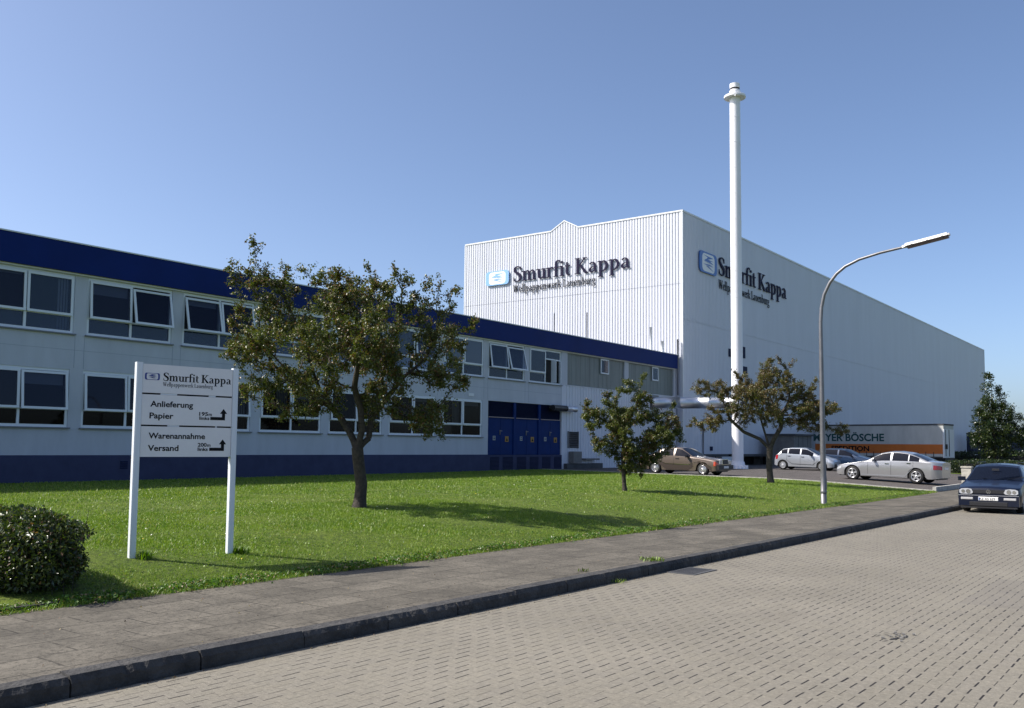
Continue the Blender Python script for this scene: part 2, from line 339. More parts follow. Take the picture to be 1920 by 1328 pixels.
def ramp(t, v, p0, p1, c0=(0, 0, 0), c1=(1, 1, 1)):
    n = t.nodes.new('ShaderNodeValToRGB'); n.color_ramp.elements[0].position = p0; n.color_ramp.elements[1].position = p1
    n.color_ramp.elements[0].color = (*c0, 1); n.color_ramp.elements[1].color = (*c1, 1); t.links.new(v, n.inputs[0]); return n.outputs[0]
def base_mat(name, rough=.85):
    m = bpy.data.materials.new(name); m.use_nodes = True; t = m.node_tree; b = t.nodes['Principled BSDF']; b.inputs['Roughness'].default_value = rough; b.inputs['Specular IOR Level'].default_value = .3
    tc = t.nodes.new('ShaderNodeTexCoord'); return m, t, b, tc.outputs['Object']
def bump(t, b, h, strength=.4, dist=.01):
    n = t.nodes.new('ShaderNodeBump'); n.inputs['Strength'].default_value = strength; n.inputs['Distance'].default_value = dist
    t.links.new(h, n.inputs['Height']); t.links.new(n.outputs[0], b.inputs['Normal'])

# interlocking double-T pavers: straight joints along the street painted wide to include their shadow, faint slanted ones between
m, t, b, oc = base_mat('interlocking_pavers', .8)
nw = t.nodes.new('ShaderNodeTexNoise'); nw.inputs['Scale'].default_value = 1.3; t.links.new(oc, nw.inputs[0])
vm = t.nodes.new('ShaderNodeVectorMath'); vm.operation = 'MULTIPLY_ADD'; vm.inputs[1].default_value = (.045, .045, 0)
t.links.new(nw.outputs['Color'], vm.inputs[0]); t.links.new(oc, vm.inputs[2])
sp = t.nodes.new('ShaderNodeSeparateXYZ'); t.links.new(vm.outputs[0], sp.inputs[0])
yr = node_math(t, 'DIVIDE', sp.outputs[1], .102); row = node_math(t, 'FLOOR', yr); v = node_math(t, 'SUBTRACT', yr, row)
par = node_math(t, 'MULTIPLY', node_math(t, 'FRACT', node_math(t, 'MULTIPLY', row, .5)), 1.0)
xr = node_math(t, 'ADD', node_math(t, 'DIVIDE', sp.outputs[0], .25), par)
ucell = node_math(t, 'FLOOR', xr)
u = node_math(t, 'MULTIPLY', node_math(t, 'ABSOLUTE', node_math(t, 'SUBTRACT', node_math(t, 'SUBTRACT', xr, ucell), .5)), .25)
cv = t.nodes.new('ShaderNodeCombineXYZ'); t.links.new(ucell, cv.inputs[0]); t.links.new(row, cv.inputs[1])
wn = t.nodes.new('ShaderNodeTexWhiteNoise'); wn.noise_dimensions = '2D'; t.links.new(cv.outputs[0], wn.inputs[0])
big = noise(t, oc, .5, 3)
wid = node_math(t, 'MULTIPLY', node_math(t, 'ADD', node_math(t, 'MULTIPLY', wn.outputs[0], .09), node_math(t, 'MULTIPLY', ramp(t, big, .3, .7), .10)), 1.0)
dash = node_math(t, 'MULTIPLY', node_math(t, 'LESS_THAN', v, wid), node_math(t, 'LESS_THAN', u, .082))
zz = node_math(t, 'LESS_THAN', node_math(t, 'ABSOLUTE', node_math(t, 'SUBTRACT', u, node_math(t, 'SUBTRACT', .080, node_math(t, 'MULTIPLY', v, .035)))), .0022)
n1 = noise(t, oc, 8, 6, .7); n2 = noise(t, oc, 90, 3, .7); n3 = noise(t, oc, .35, 4, .6)
c = mixc(t, ramp(t, n3, .38, .64), (.164, .152, .122), (.202, .187, .151))
c = mixc(t, node_math(t, 'MULTIPLY', ramp(t, n1, .35, .75), .35), c, (.225, .20, .152))
c = mixc(t, node_math(t, 'MULTIPLY', wn.outputs[0], .16), c, (.145, .135, .128))
c = mixc(t, node_math(t, 'MULTIPLY', ramp(t, n2, .52, .72), .30), c, (.09, .08, .07))
c = mixc(t, node_math(t, 'MULTIPLY', zz, .34), c, (.085, .075, .065))
gr_ = noise(t, oc, 30, 3, .8); c = mixc(t, node_math(t, 'MULTIPLY', ramp(t, gr_, .54, .66), .38), c, (.075, .064, .050)); c = mixc(t, node_math(t, 'MULTIPLY', ramp(t, gr_, .34, .46, (1, 1, 1), (0, 0, 0)), .35), c, (.31, .275, .225))
dk = node_math(t, 'MULTIPLY', dash, node_math(t, 'ADD', .72, node_math(t, 'MULTIPLY', wn.outputs[0], .28)))
c = mixc(t, dk, c, (.014, .012, .012))
sx = node_math(t, 'MULTIPLY', node_math(t, 'GREATER_THAN', sp.outputs[0], 11.6), node_math(t, 'LESS_THAN', sp.outputs[1], 2.35))
c = mixc(t, node_math(t, 'MULTIPLY', node_math(t, 'MULTIPLY', sx, node_math(t, 'LESS_THAN', sp.outputs[0], 14.2)), .17), c, (.075, .068, .075))
n5 = noise(t, oc, .9, 7, .7); c = mixc(t, node_math(t, 'MULTIPLY', ramp(t, n5, .54, .72), .30), c, (.095, .083, .07))
t.links.new(c, b.inputs['Base Color'])
bump(t, b, node_math(t, 'SUBTRACT', node_math(t, 'ADD', node_math(t, 'MULTIPLY', n2, .4), node_math(t, 'MULTIPLY', n1, .5)), node_math(t, 'ADD', node_math(t, 'MULTIPLY', dash, 1.2), node_math(t, 'MULTIPLY', zz, .5))), .5, .008)
M['paver'] = m
# footway slabs, dark and worn
def slab_mat(name, c0, c1, sx, sy, joint=.45):
    m, t, b, oc = base_mat(name, .9)
    br = t.nodes.new('ShaderNodeTexBrick'); br.inputs['Scale'].default_value = 1; br.inputs['Brick Width'].default_value = sx; br.inputs['Row Height'].default_value = sy
    br.inputs['Mortar Size'].default_value = .011; br.inputs['Mortar Smooth'].default_value = .2; br.inputs['Color1'].default_value = (0, 0, 0, 1); br.inputs['Color2'].default_value = (1, 1, 1, 1); br.offset = .5
    nn = t.nodes.new('ShaderNodeTexNoise'); nn.inputs['Scale'].default_value = 3; t.links.new(oc, nn.inputs[0])
    vm = t.nodes.new('ShaderNodeVectorMath'); vm.operation = 'MULTIPLY_ADD'; vm.inputs[1].default_value = (.03, .03, 0); t.links.new(nn.outputs['Color'], vm.inputs[0]); t.links.new(oc, vm.inputs[2]); t.links.new(vm.outputs[0], br.inputs[0])
    n1 = noise(t, oc, 1.1, 8, .75); n2 = noise(t, oc, 26, 5, .85); n3 = noise(t, oc, 7, 6, .75)
    c = mixc(t, ramp(t, n1, .40, .62), c0, c1)
    c = mixc(t, .14, c, br.outputs[0], 'OVERLAY')
    c = mixc(t, node_math(t, 'MULTIPLY', ramp(t, n2, .50, .60), .72), c, tuple(x*.36 for x in c0))
    c = mixc(t, node_math(t, 'MULTIPLY', ramp(t, n3, .56, .74), .45), c, tuple(min(1, x*1.5) for x in c1))
    jm = node_math(t, 'MULTIPLY', br.outputs[1], ramp(t, n3, .42, .6))
    c = mixc(t, node_math(t, 'MULTIPLY', jm, .85), c, (.02, .018, .014))
    t.links.new(c, b.inputs['Base Color'])
    bump(t, b, node_math(t, 'SUBTRACT', node_math(t, 'ADD', n2, node_math(t, 'MULTIPLY', n3, .8)), br.outputs[1]), .55, .008)
    return m
M['slab'] = slab_mat('footway_slabs', (.082, .074, .060), (.140, .126, .102), .62, .46)
M['lot'] = slab_mat('car_park_pavers', (.085, .076, .072), (.115, .102, .096), .2, .1)
M['kerb'] = mat('worn_kerb_stone', (.040, .039, .038), .9, var=.5, vscale=5, bump=1.0, bscale=25)
M['kerb_pale'] = mat('pale_kerb_stone', (.36, .35, .32), .85, var=.2, vscale=4)
m, t, b, oc = base_mat('lawn_soil_green', .95)
n1 = noise(t, oc, .35, 5, .6); n2 = noise(t, oc, 14, 5, .8); n3 = noise(t, oc, 2.2, 5, .7)
c = mixc(t, ramp(t, n1, .38, .62), (.085, .135, .010), (.125, .175, .018))
c = mixc(t, node_math(t, 'MULTIPLY', ramp(t, n3, .5, .7), .35), c, (.18, .19, .04))
c = mixc(t, node_math(t, 'MULTIPLY', ramp(t, n2, .44, .60), .85), c, (.022, .040, .004))  # dark specks paint the small shadows in the turf
t.links.new(c, b.inputs['Base Color']); bump(t, b, n2, 1.0, .05); M['lawn'] = m

def sheet(name, xs, ys, zf, m, kind='structure'):
    xs, ys = np.array(xs, float), np.array(ys, float); XX, YY = np.meshgrid(xs, ys, indexing='ij'); ZZ = zf(XX, YY)
    V = np.stack([XX, YY, ZZ], -1).reshape(-1, 3); ny = len(ys); I = np.arange(len(xs)-1)[:, None]*ny+np.arange(ny-1)[None]
    I = I.ravel(); F = np.stack([I, I+ny, I+ny+1, I+1], -1)
    o = raw(name, V, F, [m], smooth=True); o['kind'] = kind; return o
sheet('ground', [-1500, -200, 0, 200, 600, 1500, 3000], [-2500, -200, -20, 80, 300, 2500], lambda x, y: x*0-.20, M['lawn'])
sheet('road', np.arange(-40, 301, 5), [-3.0, 0, 3, 6.12], lambda x, y: -DS(x), M['paver'])
def EDGE(y): return np.interp(y, [8.85, 13, 22, 29.5], [40.4, 40.8, 41.2, 41.7])
sheet('pavement', np.concatenate([np.arange(-40, 60, 1.), np.arange(60, 301, 10)]), [6.30, 7, 8.86], lambda x, y: x*0+.132+.004*np.sin(x*.9)*np.sin(y*2)-DS(x), M['slab'])
sheet('far_pavement', [-40, 4, 30, 300], [-6, -3.15], lambda x, y: x*0+.13-DS(x), M['slab'])
# lawn: mound west of the car park edge
ys = np.concatenate([np.arange(8.8, 14, .2), np.arange(14, 31, .5), np.arange(31, 66, 5)])
V = []; nx = 130
for y in ys:
    e = float(EDGE(y)) if y < 29.6 else 58.
    xs_ = np.linspace(-25, e, nx)
    z = G(xs_, y+0.06)+.012*np.sin(xs_*1.7+y)*np.sin(y*1.3)
    V.append(np.stack([xs_, np.full(nx, y), z], -1))
V = np.concatenate(V); I = (np.arange(len(ys)-1)[:, None]*nx+np.arange(nx-1)[None]).ravel()
lawn = raw('lawn', V, np.stack([I, I+1, I+nx+1, I+nx], -1), [M['lawn']], smooth=True); lawn['kind'] = 'structure'
# car park surface
ys = np.array([8.86, 10, 13, 16, 19, 22, 25, 29.5]); V = []; nx = 40
for y in ys:
    xs_ = float(EDGE(y))+.12+np.concatenate([np.linspace(0, 60, 30), np.linspace(70, 220, 10)])
    V.append(np.stack([xs_, np.full(nx, y), G(xs_*0+60, y+.02)], -1))
V = np.concatenate(V); I = (np.arange(len(ys)-1)[:, None]*nx+np.arange(nx-1)[None]).ravel()
lot = raw('car_park', V, np.stack([I, I+1, I+nx+1, I+nx], -1), [M['lot']], smooth=True); lot['kind'] = 'structure'
# grass beyond the car park, east end
sheet('grass_verge', np.linspace(64, 230, 30), np.linspace(8.9, 17.5, 6), lambda x, y: .20+.013*(y-8.9)+.006*np.sin(x), M['lawn'])
# street kerb: individual worn stones in one raised strip
random.seed(4); mb = MB(); x = -30.74
while x < 300:
    L = 1.0 if x < 60 else 5
    j = random.uniform(-.006, .006); dz = random.uniform(-.006, .006); n = 22 if x < 18 and x > 1 else 2
    prof = []
    for i in range(n+1):
        xx = x+.006+(L-.012)*i/n; ch = (random.uniform(.002, .010) if (random.random() < .82 or int(x) % 3) else random.uniform(.01, .030)) if n > 2 else .005
        prof.append([(xx, 6.13+j, -.05), (xx, 6.13+j+random.uniform(-.003, .003), .095-ch), (xx, 6.155+j+ch*.8, .134+dz-ch*.35), (xx, 6.295, .140+dz), (xx, 6.31, -.05)])
    vs = [(p[0], p[1], p[2]-float(DS(p[0]))) for q in prof for p in q]
    fs = [(i*5+k, i*5+5+k, i*5+6+k, i*5+1+k) for i in range(n) for k in range(4)]+[(0, 1, 2, 3, 4), tuple(n*5+k for k in (4, 3, 2, 1, 0))]
    mb.add(vs, fs); x += L
mb.build('kerb', M['kerb'], kind='structure')
mb = MB(); mb.box(-40, 300, -3.15, -3.0, -.2, .035); mb.build('far_kerb', M['kerb'], kind='structure')
mb = MB(); y = 8.95
while y < 29.3:
    y2 = min(y+1.0, 29.3); a, b_ = float(EDGE(y)), float(EDGE(y2)); z1, z2 = g(60, y)+.045, g(60, y2)+.045
    mb.add([(a-.02, y+.01, z1-.2), (a+.12, y+.01, z1-.2), (b_+.12, y2, z2-.2), (b_-.02, y2, z2-.2), (a-.02, y+.01, z1), (a+.12, y+.01, z1), (b_+.12, y2, z2), (b_-.02, y2, z2)], [(4, 5, 6, 7), (0, 1, 5, 4), (1, 2, 6, 5), (2, 3, 7, 6), (3, 0, 4, 7)]); y += 1.0
x = 40.5
while x < 45.4: mb.box(x+.005, x+.995, 8.86, 9.0, 0, .23); x += 1
mb.build('car_park_kerb', M['kerb_pale'], kind='structure')
mb = MB(); 
for i in range(4): mb.box(1.0+i*.9, 1.89+i*.9, 8.86-.04*i*0, 8.98, 0, .20-.01*i)
mb.build('hedge_edging', M['kerb'], kind='structure')

# ------------------------------------------------------------------ long two-storey office wing
FY = 29.5; BO = (37.0, FY, .45)
wing = thing('office_building', 'long two-storey white office wing with a dark blue roof fascia behind the lawn', 'building', BO)
W0, W1 = -6.0, 58.1
UK = [15.68+3.57*k for k in range(-5, 8)]; LK = [15.62+3.57*k for k in range(-5, 6)]; WW = 3.13
uz, lz = (5.24, 7.16), (2.18, 4.06)
mb = MB(BO)
def pier_row(z0, z1, starts, x_end, step_w):
    x = W0
    for s_ in starts:
        mb.box(x, s_, FY, FY+.35, z0, z1); x = s_+step_w
    if x < x_end: mb.box(x, x_end, FY, FY+.35, z0, z1)
mb.box(W0, 37.1, FY, FY+.35, 1.28, lz[0]); pier_row(lz[0], lz[1], LK, 37.1, WW)
mb.box(W0, 44.1, FY, FY+.35, lz[1], uz[0]); pier_row(uz[0], uz[1], UK, 44.46, WW)
mb.box(W0, 58.1, FY, FY+.35, uz[1], 7.27)
mb.box(51.04, 51.56, FY, FY+.35, 5.30, uz[1])
mb.box(W0, W0+.35, FY+.35, 49, 0, 8.0); mb.box(58.0, 58.2, FY+.35, 49, 0, 8.0); mb.box(W0, 58.2, 49, 49.3, 0, 8.0)
mb.build('wall', M['wall'], wing)
mb = MB(BO)
for x in UK[2:]:
    for xx in (x-.06, x-.38): 
        if xx < 43: mb.box(xx, xx+.014, FY-.004, FY-.001, 4.12, 5.16)
mb.box(W0, 44, FY-.004, FY-.001, 4.70, 4.712)
mb.build('panel_joint', M['joint'], wing)
mb = MB(BO)   # ribbed sheet wall at the east end
def ribs_x(mb, x0, x1, y, z0, z1, per=.2, dep=.025, n_out=-1, frac=.55):
    x = x0
    pts = []
    while x < x1-1e-4:
        w_ = min(per, x1-x); pts += [(x, y), (x+w_*frac*.5-0, y), (x+w_*frac*.5+.012, y-n_out*dep), (x+w_-.012, y-n_out*dep)]; x += per
    pts.append((x1, y)); n = len(pts)
    mb.add([(p[0], p[1], z0) for p in pts]+[(p[0], p[1], z1) for p in pts], [(i, i+1, n+i+1, n+i) for i in range(n-1)])
ribs_x(mb, 44.1, 58.1, FY-.01, .30, 5.28, per=.3); mb.box(44.1, 58.1, FY+.03, FY+.3, 0, 5.26)
mb.box(44.46, 58.1, FY-.03, FY+.2, 5.262, 5.30); mb.box(57.85, 58.22, FY-.02, FY+.3, 5.31, 8.1); mb.box(43.86, 44.09, FY-.012, FY+.3, 0.2, 5.23)
mb.build('ribbed_wall', M['rib_white'], wing)
mb = MB(BO); mb.box(W0, 37.12, FY-.05, FY+.3, -.3, 1.28); mb.build('plinth', M['plinth'], wing)
mb = MB(BO); mb.box(W0-.3, 58.15, FY-.22, FY-.02, 7.235, 8.175); mb.build('fascia', M['blue'], wing)
mb = MB(BO); mb.box(W0-.32, 58.17, FY-.25, FY+.1, 8.178, 8.22); mb.box(W0-.3, 58.1, FY-.10, FY-.003, 7.18, 7.232); mb.build('roof_trim', M['trim'], wing)
mb = MB(BO); mb.box(W0, 58.1, FY+.11, 49.2, 7.98, 8.1); mb.build('roof', M['conc_dark'], wing)

def sash_geo(mb, x0, x1, z0, z1, ang, fr=.075, y=FY+.02, what='frame'):
    """top-hung leaf swung out by ang about its top edge"""
    z0 -= .3*ang; z1 -= .45*ang
    def T(x, yy, z): # yy outward negative
        dz = z-z1; return (x, y+yy*math.cos(ang)+dz*math.sin(ang)*1.0, z1+dz*math.cos(ang)-yy*math.sin(ang))
    def bx(a, b_, c, d, y0=-.05, y1=.0):
        P = [T(a, y0, c), T(b_, y0, c), T(b_, y1, c), T(a, y1, c), T(a, y0, d), T(b_, y0, d), T(b_, y1, d), T(a, y1, d)]
        mb.add(P, [(0, 3, 2, 1), (4, 5, 6, 7), (0, 1, 5, 4), (1, 2, 6, 5), (2, 3, 7, 6), (3, 0, 4, 7)])
    if what == 'frame':
        pass
        bx(x0, x0+fr, z0, z1); bx(x1-fr, x1, z0, z1); bx(x0+fr, x1-fr, z0, z0+fr); bx(x0+fr, x1-fr, z1-fr, z1)
    else: mb.add([T(x0+fr, -.02, z0+fr), T(x1-fr, -.02, z0+fr), T(x1-fr, -.02, z1-fr), T(x0+fr, -.02, z1-fr)], [(0, 1, 2, 3)])
def window(x0, z0, z1, a1, a2, gl, lowgl, special=False):
    mb = MB(BO); x1 = x0+WW; f = .085; zt = z0+.58; xm = (x0+x1)/2+.01; y0, y1 = FY+.03, FY+.12
    mb.box(x0, x0+f, y0, y1, z0, z1); mb.box(x1-f, x1, y0, y1, z0, z1); mb.box(x0+f, x1-f, y0, y1, z1-f, z1); mb.box(x0+f, x1-f, y0, y1, z0, z0+f)
    mb.box(xm-.04, xm+.04, y0, y1, z0+f, z1-f); mb.box(x0+f, xm-.04, y0, y1, zt-.03, zt+.03)
    if not special: mb.box(xm+.04, x1-f, y0, y1, zt-.03, zt+.03)
    else: mb.box(xm+.04, x1-f, y0, y1, z1-.55, z1-.48)
    wd = mb.build('window', M['frame'], wing)
    m2 = MB(BO); m2.box(x0+.001, x1-.001, FY+.14, FY+.30, z0+.001, z1-.001); m2.build('unlit_backing', M['dark'], wd)  # black box stands in for the unlit room behind the panes
    rb = random.Random(int(x0*10+z0*7))
    for (pa_, pb_) in ((x0+f+.05, xm-.1), (xm+.1, x1-f-.05)):
        if special: continue
        cv_ = MB(BO); q = rb.random(); w_ = rb.uniform(.15, .7)*(pb_-pa_)
        if q < .45:
            side = rb.random() < .5; xa = pa_ if side else pb_-w_; k_ = max(2, int(w_/.09))
            for j in range(k_): cv_.box(xa+w_*j/k_, xa+w_*(j+.72)/k_, FY+.131, FY+.134, z0+.1, z1-.1)
        elif q < .65: cv_.box(pa_, pb_, FY+.131, FY+.134, z1-rb.uniform(.2, .6), z1-.1)
        if cv_.v and x0 > 0: cv_.build('blind', M['curtain'], wd)
    for i, (a, b_, an) in enumerate(((x0+f-.02, xm-.02, a1), (xm+.02, x1-f+.02, a2))):
        if special and i == 1: continue
        m3 = MB(BO); sash_geo(m3, a, b_, zt+.0, z1-f+.02, an); m3.build('sash', M['frame'], wd)
        m3 = MB(BO); sash_geo(m3, a, b_, zt+.0, z1-f+.02, an, what='pane'); m3.build('pane', gl[i], wd)
    m3 = MB(BO); m3.box(x0+f, xm-.04, FY+.07, FY+.08, z0+f, zt-.03); 
    if not special: m3.box(xm+.04, x1-f, FY+.07, FY+.08, z0+f, zt-.03)
    m3.build('lower_pane', lowgl, wd)
    if special:
        m3 = MB(BO); m3.box(xm+.04, x1-f, FY+.07, FY+.08, z1-.48, z1-f); m3.build('top_pane', gl[1], wd)
        for i, (a, b_) in enumerate(((xm+.04, xm+.66), (xm+.68, x1-f))):
            m3 = MB(BO); m3.box(b_-.05, b_, FY-.28+i*.22, FY+.05, z0+f, z1-.56); m3.build('casement', M['frame'], wd)
    m4 = MB(BO); m4.box(x0-.06, x1+.06, FY-.09, FY+.028, z0-.05, z0-.005); m4.box(x0, x1, FY+.028, FY+.12, z0-.05, z0-.001); m4.build('sill', M['sill'], wd)
G_, GD, GP, BL = M['glass'], M['glass_low'], M['glass_pale'], M['blind']
upA = {3: (.03, .10), 4: (.03, .02), 5: (.06, .20), 6: (.22, .16), 7: (.16, .04), 8: (.22, .0), 9: (0, .10), 11: (.14, .24)}
for i, x in enumerate(UK):
    a1, a2 = upA.get(i, (0, 0)); gl = (G_, G_) if i < 9 else (BL, BL) if i == 10 else (GP, GP)
    if i == 4: gl = (G_, GP)
    window(x, uz[0], uz[1], a1, a2, gl, GP if i > 3 else BL, special=(i == 12))
loA = {4: (.04, .09), 5: (.07, .03), 6: (.0, .08), 8: (.05, 0)}
for i, x in enumerate(LK):
    a1, a2 = loA.get(i, (0, 0)); gl = (G_, G_) if i < 6 else (GD, GD)
    window(x, lz[0], lz[1], a1, a2, gl, GD)
# door bank
mb = MB(BO); mb.box(37.12, 43.86, FY+.13, FY+.35, 1.26, 4.05); mb.build('door_recess', M['blue_dark'], wing)
mb = MB(BO); mb.box(37.12, 43.86, FY-.04, FY+.3, -.3, 1.258); mb.build('door_plinth', M['plinth'], wing)
cells = [(37.16, 39.33), (39.55, 41.62), (41.84, 43.84)]
mb = MB(BO)
for a, b_ in ((39.33, 39.55), (41.62, 41.84)): mb.box(a, b_, FY+.02, FY+.128, 1.262, 4.048)
mb.build('door_post', M['blue_door'], wing)
for a, b_ in cells:
    mb = MB(BO)
    for k in range(14): z = 3.30+.052*k; mb.obox(((a+b_)/2, FY+.10, z), ((b_-a)/2, 0, 0), (0, .022, -.012), (0, .002, .006))
    mb.build('louvre_panel', M['blue_dark'], wing)
    mb = MB(BO); mb.box(a, b_, FY+.0, FY+.12, 3.20, 3.245); mb.build('drip_rail', mat('drip_rail', (.24, .19, .2), .5) if 'drip' not in M else M['drip'], wing)
    M.setdefault('drip', bpy.data.materials['drip_rail'])
    mid = (a+b_)/2
    for k, (p, q) in enumerate(((a+.01, mid-.008), (mid+.008, b_-.01))):
        d = MB(BO); d.box(p, q, FY+.07, FY+.125, 1.275, 3.195); dr = d.build('door', M['blue_door'], wing)
        cx_ = (p+q)/2
        if k == 0:
            s_ = MB(BO); s_.box(cx_-.11, cx_+.11, FY+.055, FY+.068, 2.02, 2.25); st_ = s_.build('notice', M['notice'], dr)
            s_ = MB(BO); s_.box(cx_-.07, cx_+.07, FY+.048, FY+.054, 2.17, 2.20); s_.box(cx_-.07, cx_+.07, FY+.048, FY+.054, 2.08, 2.12); s_.build('notice_print', M['black'], dr)
            s_ = MB(BO); s_.box(q-.09, q-.05, FY+.03, FY+.068, 2.32, 2.56); s_.box(q-.05, q+.12, FY+.03, FY+.05, 2.50, 2.53); s_.build('handle', M['galv'], dr)
        else:
            s_ = MB(BO); s_.box(cx_-.15, cx_+.15, FY+.055, FY+.068, 1.95, 2.24); s_.build('warning_sign', M['yellow'], dr)
            s_ = MB(BO); s_.add([(cx_-.09, FY+.050, 2.0), (cx_+.09, FY+.050, 2.0), (cx_, FY+.050, 2.17)], [(0, 1, 2)]); s_.build('warning_triangle', M['black'], dr)
for a, b_ in ((37.25, 38.0), (38.32, 39.2), (39.55, 40.38), (40.74, 41.54), (41.9, 42.7), (43.08, 43.78)):
    mb = MB(BO)
    for k in range(10): mb.obox(((a+b_)/2, FY-.055, .52+k*.068), ((b_-a)/2, 0, 0), (0, .016, -.012), (0, .002, .008))
    mb.build('air_grille', M['blue_dark'], wing)
# grey profiled-glass panels with small vents
for (a, b_, va, vb) in ((44.50, 51.02, 48.17, 49.13), (51.58, 57.82, 54.75, 55.6)):
    mb = MB(BO); x = a
    while x < b_-.01:
        x2 = min(x+.5, b_); mb.add([(x, FY+.10, 5.32), (x+.012, FY+.085, 5.32), (x2-.012, FY+.085, 5.32), (x2, FY+.10, 5.32), (x, FY+.10, uz[1]-.01), (x+.012, FY+.085, uz[1]-.01), (x2-.012, FY+.085, uz[1]-.01), (x2, FY+.10, uz[1]-.01)], [(0, 1, 5, 4), (1, 2, 6, 5), (2, 3, 7, 6)]); x = x2
    gp = mb.build('profile_glass', M['polycarb'], wing)
    mb = MB(BO); mb.box(va, vb, FY+.0, FY+.055, 7.06, 7.13); mb.box(va, vb, FY+.0, FY+.055, 6.22, 6.29); mb.box(va, va+.07, FY, FY+.055, 6.29, 7.06); mb.box(vb-.07, vb, FY, FY+.055, 6.29, 7.06)
    vf = mb.build('vent_window', M['frame'], wing); mb = MB(BO); mb.box(va+.07, vb-.07, FY+.02, FY+.03, 6.29, 7.06); mb.build('pane', M['glass_pale'], vf)
# louvre, wall vents, meter box
mb = MB(BO)
for k in range(9): mb.obox((45.03, FY-.05, 1.72+.105*k), (.50, 0, 0), (0, .03, -.03), (0, .004, .006))
mb.box(44.48, 44.53, FY-.09, FY-.012, 1.64, 2.62); mb.box(45.53, 45.58, FY-.09, FY-.012, 1.64, 2.62); mb.build('louvre', M['galv'], wing)
mb = MB(BO); mb.box(44.54, 45.52, FY-.022, FY-.013, 1.66, 2.6); mb.build('louvre_back', M['dark'], wing)
mb = MB(BO); mb.box(35.48, 35.9, FY-.03, FY-.002, 4.22, 4.36); mb.build('wall_vent', M['trim'], wing)
mb = MB(BO); 
for k in range(4): mb.box(17.03, 17.3, FY-.07, FY-.052, .82+k*.07, .86+k*.07)
mb.build('wall_vent', M['blue_dark'], wing)
mb = MB(BO); mb.box(44.62, 45.5, FY-.35, FY-.02, .78, 1.45); mb.box(45.9, 47.4, FY-.4, FY-.02, .95, 1.05); mb.build('meter_box', M['concrete'], wing)
mb = MB(BO); mb.box(44.1, 48, FY-.25, FY-.02, -.3, .76); mb.build('base_course', M['conc_dark'], wing)
mb = MB(BO); mb.tube([(42.6, FY-.25, 3.90), (44.9, FY-.25, 3.90)], .17, 14); mb.tube([(42.9, FY-.25, 3.9), (42.9, FY+.1, 3.9)], .16, 12); vt = mb.build('vent_duct', M['plastic'], wing)
mb = MB(BO); mb.tube([(43.95, FY-.25, 3.90), (44.98, FY-.25, 3.90)], .176, 14); mb.build('duct_sleeve', M['silver'], vt)
for (x, y, h, r_) in ((47.5, 33.5, 10.3, .05), (50.6, 32.0, 11.2, .035)):
    pass
# roof pipes and aerials seen against the hall
def roofpipe(name, label, x, y, z1, r_, m_, extra=None, cat='pipe', grp=None):
    t_o = (x, y, 8.1); mb = MB(t_o); mb.tube([(x, y, 8.1), (x, y, z1)], r_, 12)
    if extra: extra(mb)
    return tag(mb.build(name, m_), label, cat, grp)
def placed(o, loc): o.location = loc; return o
placed(roofpipe('aerial', 'thin aerial with a small forked tip on the office roof', 49.0, 33.57, 10.35, .03, M['galv'], lambda mb: mb.obox((49.0, 33.57, 10.35), (.16, .12, 0), (.01, -.01, 0), (0, 0, .03)), 'aerial'), (49.0, 33.57, 8.1))
placed(roofpipe('flue_pipe', 'taller thin dark pole on the office roof, between the aerial and the pale flue', 52.3, 33.15, 10.8, .035, M['plastic'], None, 'pole'), (52.3, 33.15, 8.1))
placed(roofpipe('flue_pipe', 'pale flue pipe on the office roof near the hall corner', 56.0, 30.3, 10.0, .075, M['trim'], None, 'flue'), (56.0, 30.3, 8.1))
placed(roofpipe('roof_cowl', 'short pale roof cowl nearest the hall corner', 57.3, 30.1, 9.15, .12, M['trim'], None, 'roof vent'), (57.3, 30.1, 8.1))

# ------------------------------------------------------------------ the tall hall
HX0, HX1, HY0, HY1, HZ = 58.26, 168.75, 29.0, 48.95, 18.42
HO = (HX0, HY0, .4)
hall = thing('warehouse', 'tall windowless white ribbed-metal warehouse with the company name on two faces', 'building', HO)
mb = MB(HO)   # west (sunlit) face: deep trapezoid ribs
per = .2345; y = HY0+.12; pts = []
while y < HY1-.05:
    pts += [(HX0-.0, y), (HX0-.0, y+.145), (HX0+.045, y+.165), (HX0+.045, y+.215)]; y += per
pts.append((HX0, HY1))
def ztop(y):
    if 37.75 < y < 40.25: return HZ+.05+max(0, .64*(1-abs(y-39.03)/1.25))
    return HZ
n = len(pts)
for (za, zb_) in ((1.3, 13.27), (13.29, None)):
    lo = [(p[0]+(0 if zb_ is None else .004), p[1], za) for p in pts]; hi = [(p[0]+(0 if zb_ is None else .004), p[1], zb_ if zb_ else ztop(p[1])) for p in pts]
    mb.add(lo+hi, [(i, n+i, n+i+1, i+1) for i in range(n-1)])
mb.box(HX0+.06, HX0+.3, HY0+.1, HY1-.01, .0, HZ-.02)
mb.add([(HX0+.05, 37.75, HZ-.1), (HX0+.05, 40.25, HZ-.1), (HX0+.05, 39.03, HZ+.66), (HX0+6, 37.75, HZ-.1), (HX0+6, 40.25, HZ-.1), (HX0+6, 39.03, HZ+.66)], [(0, 1, 2), (1, 4, 5, 2), (0, 2, 5, 3), (3, 5, 4)])
mb.build('west_wall', M['metal_white'], hall)
mb = MB(HO)   # south (shaded) face: shallow ribs
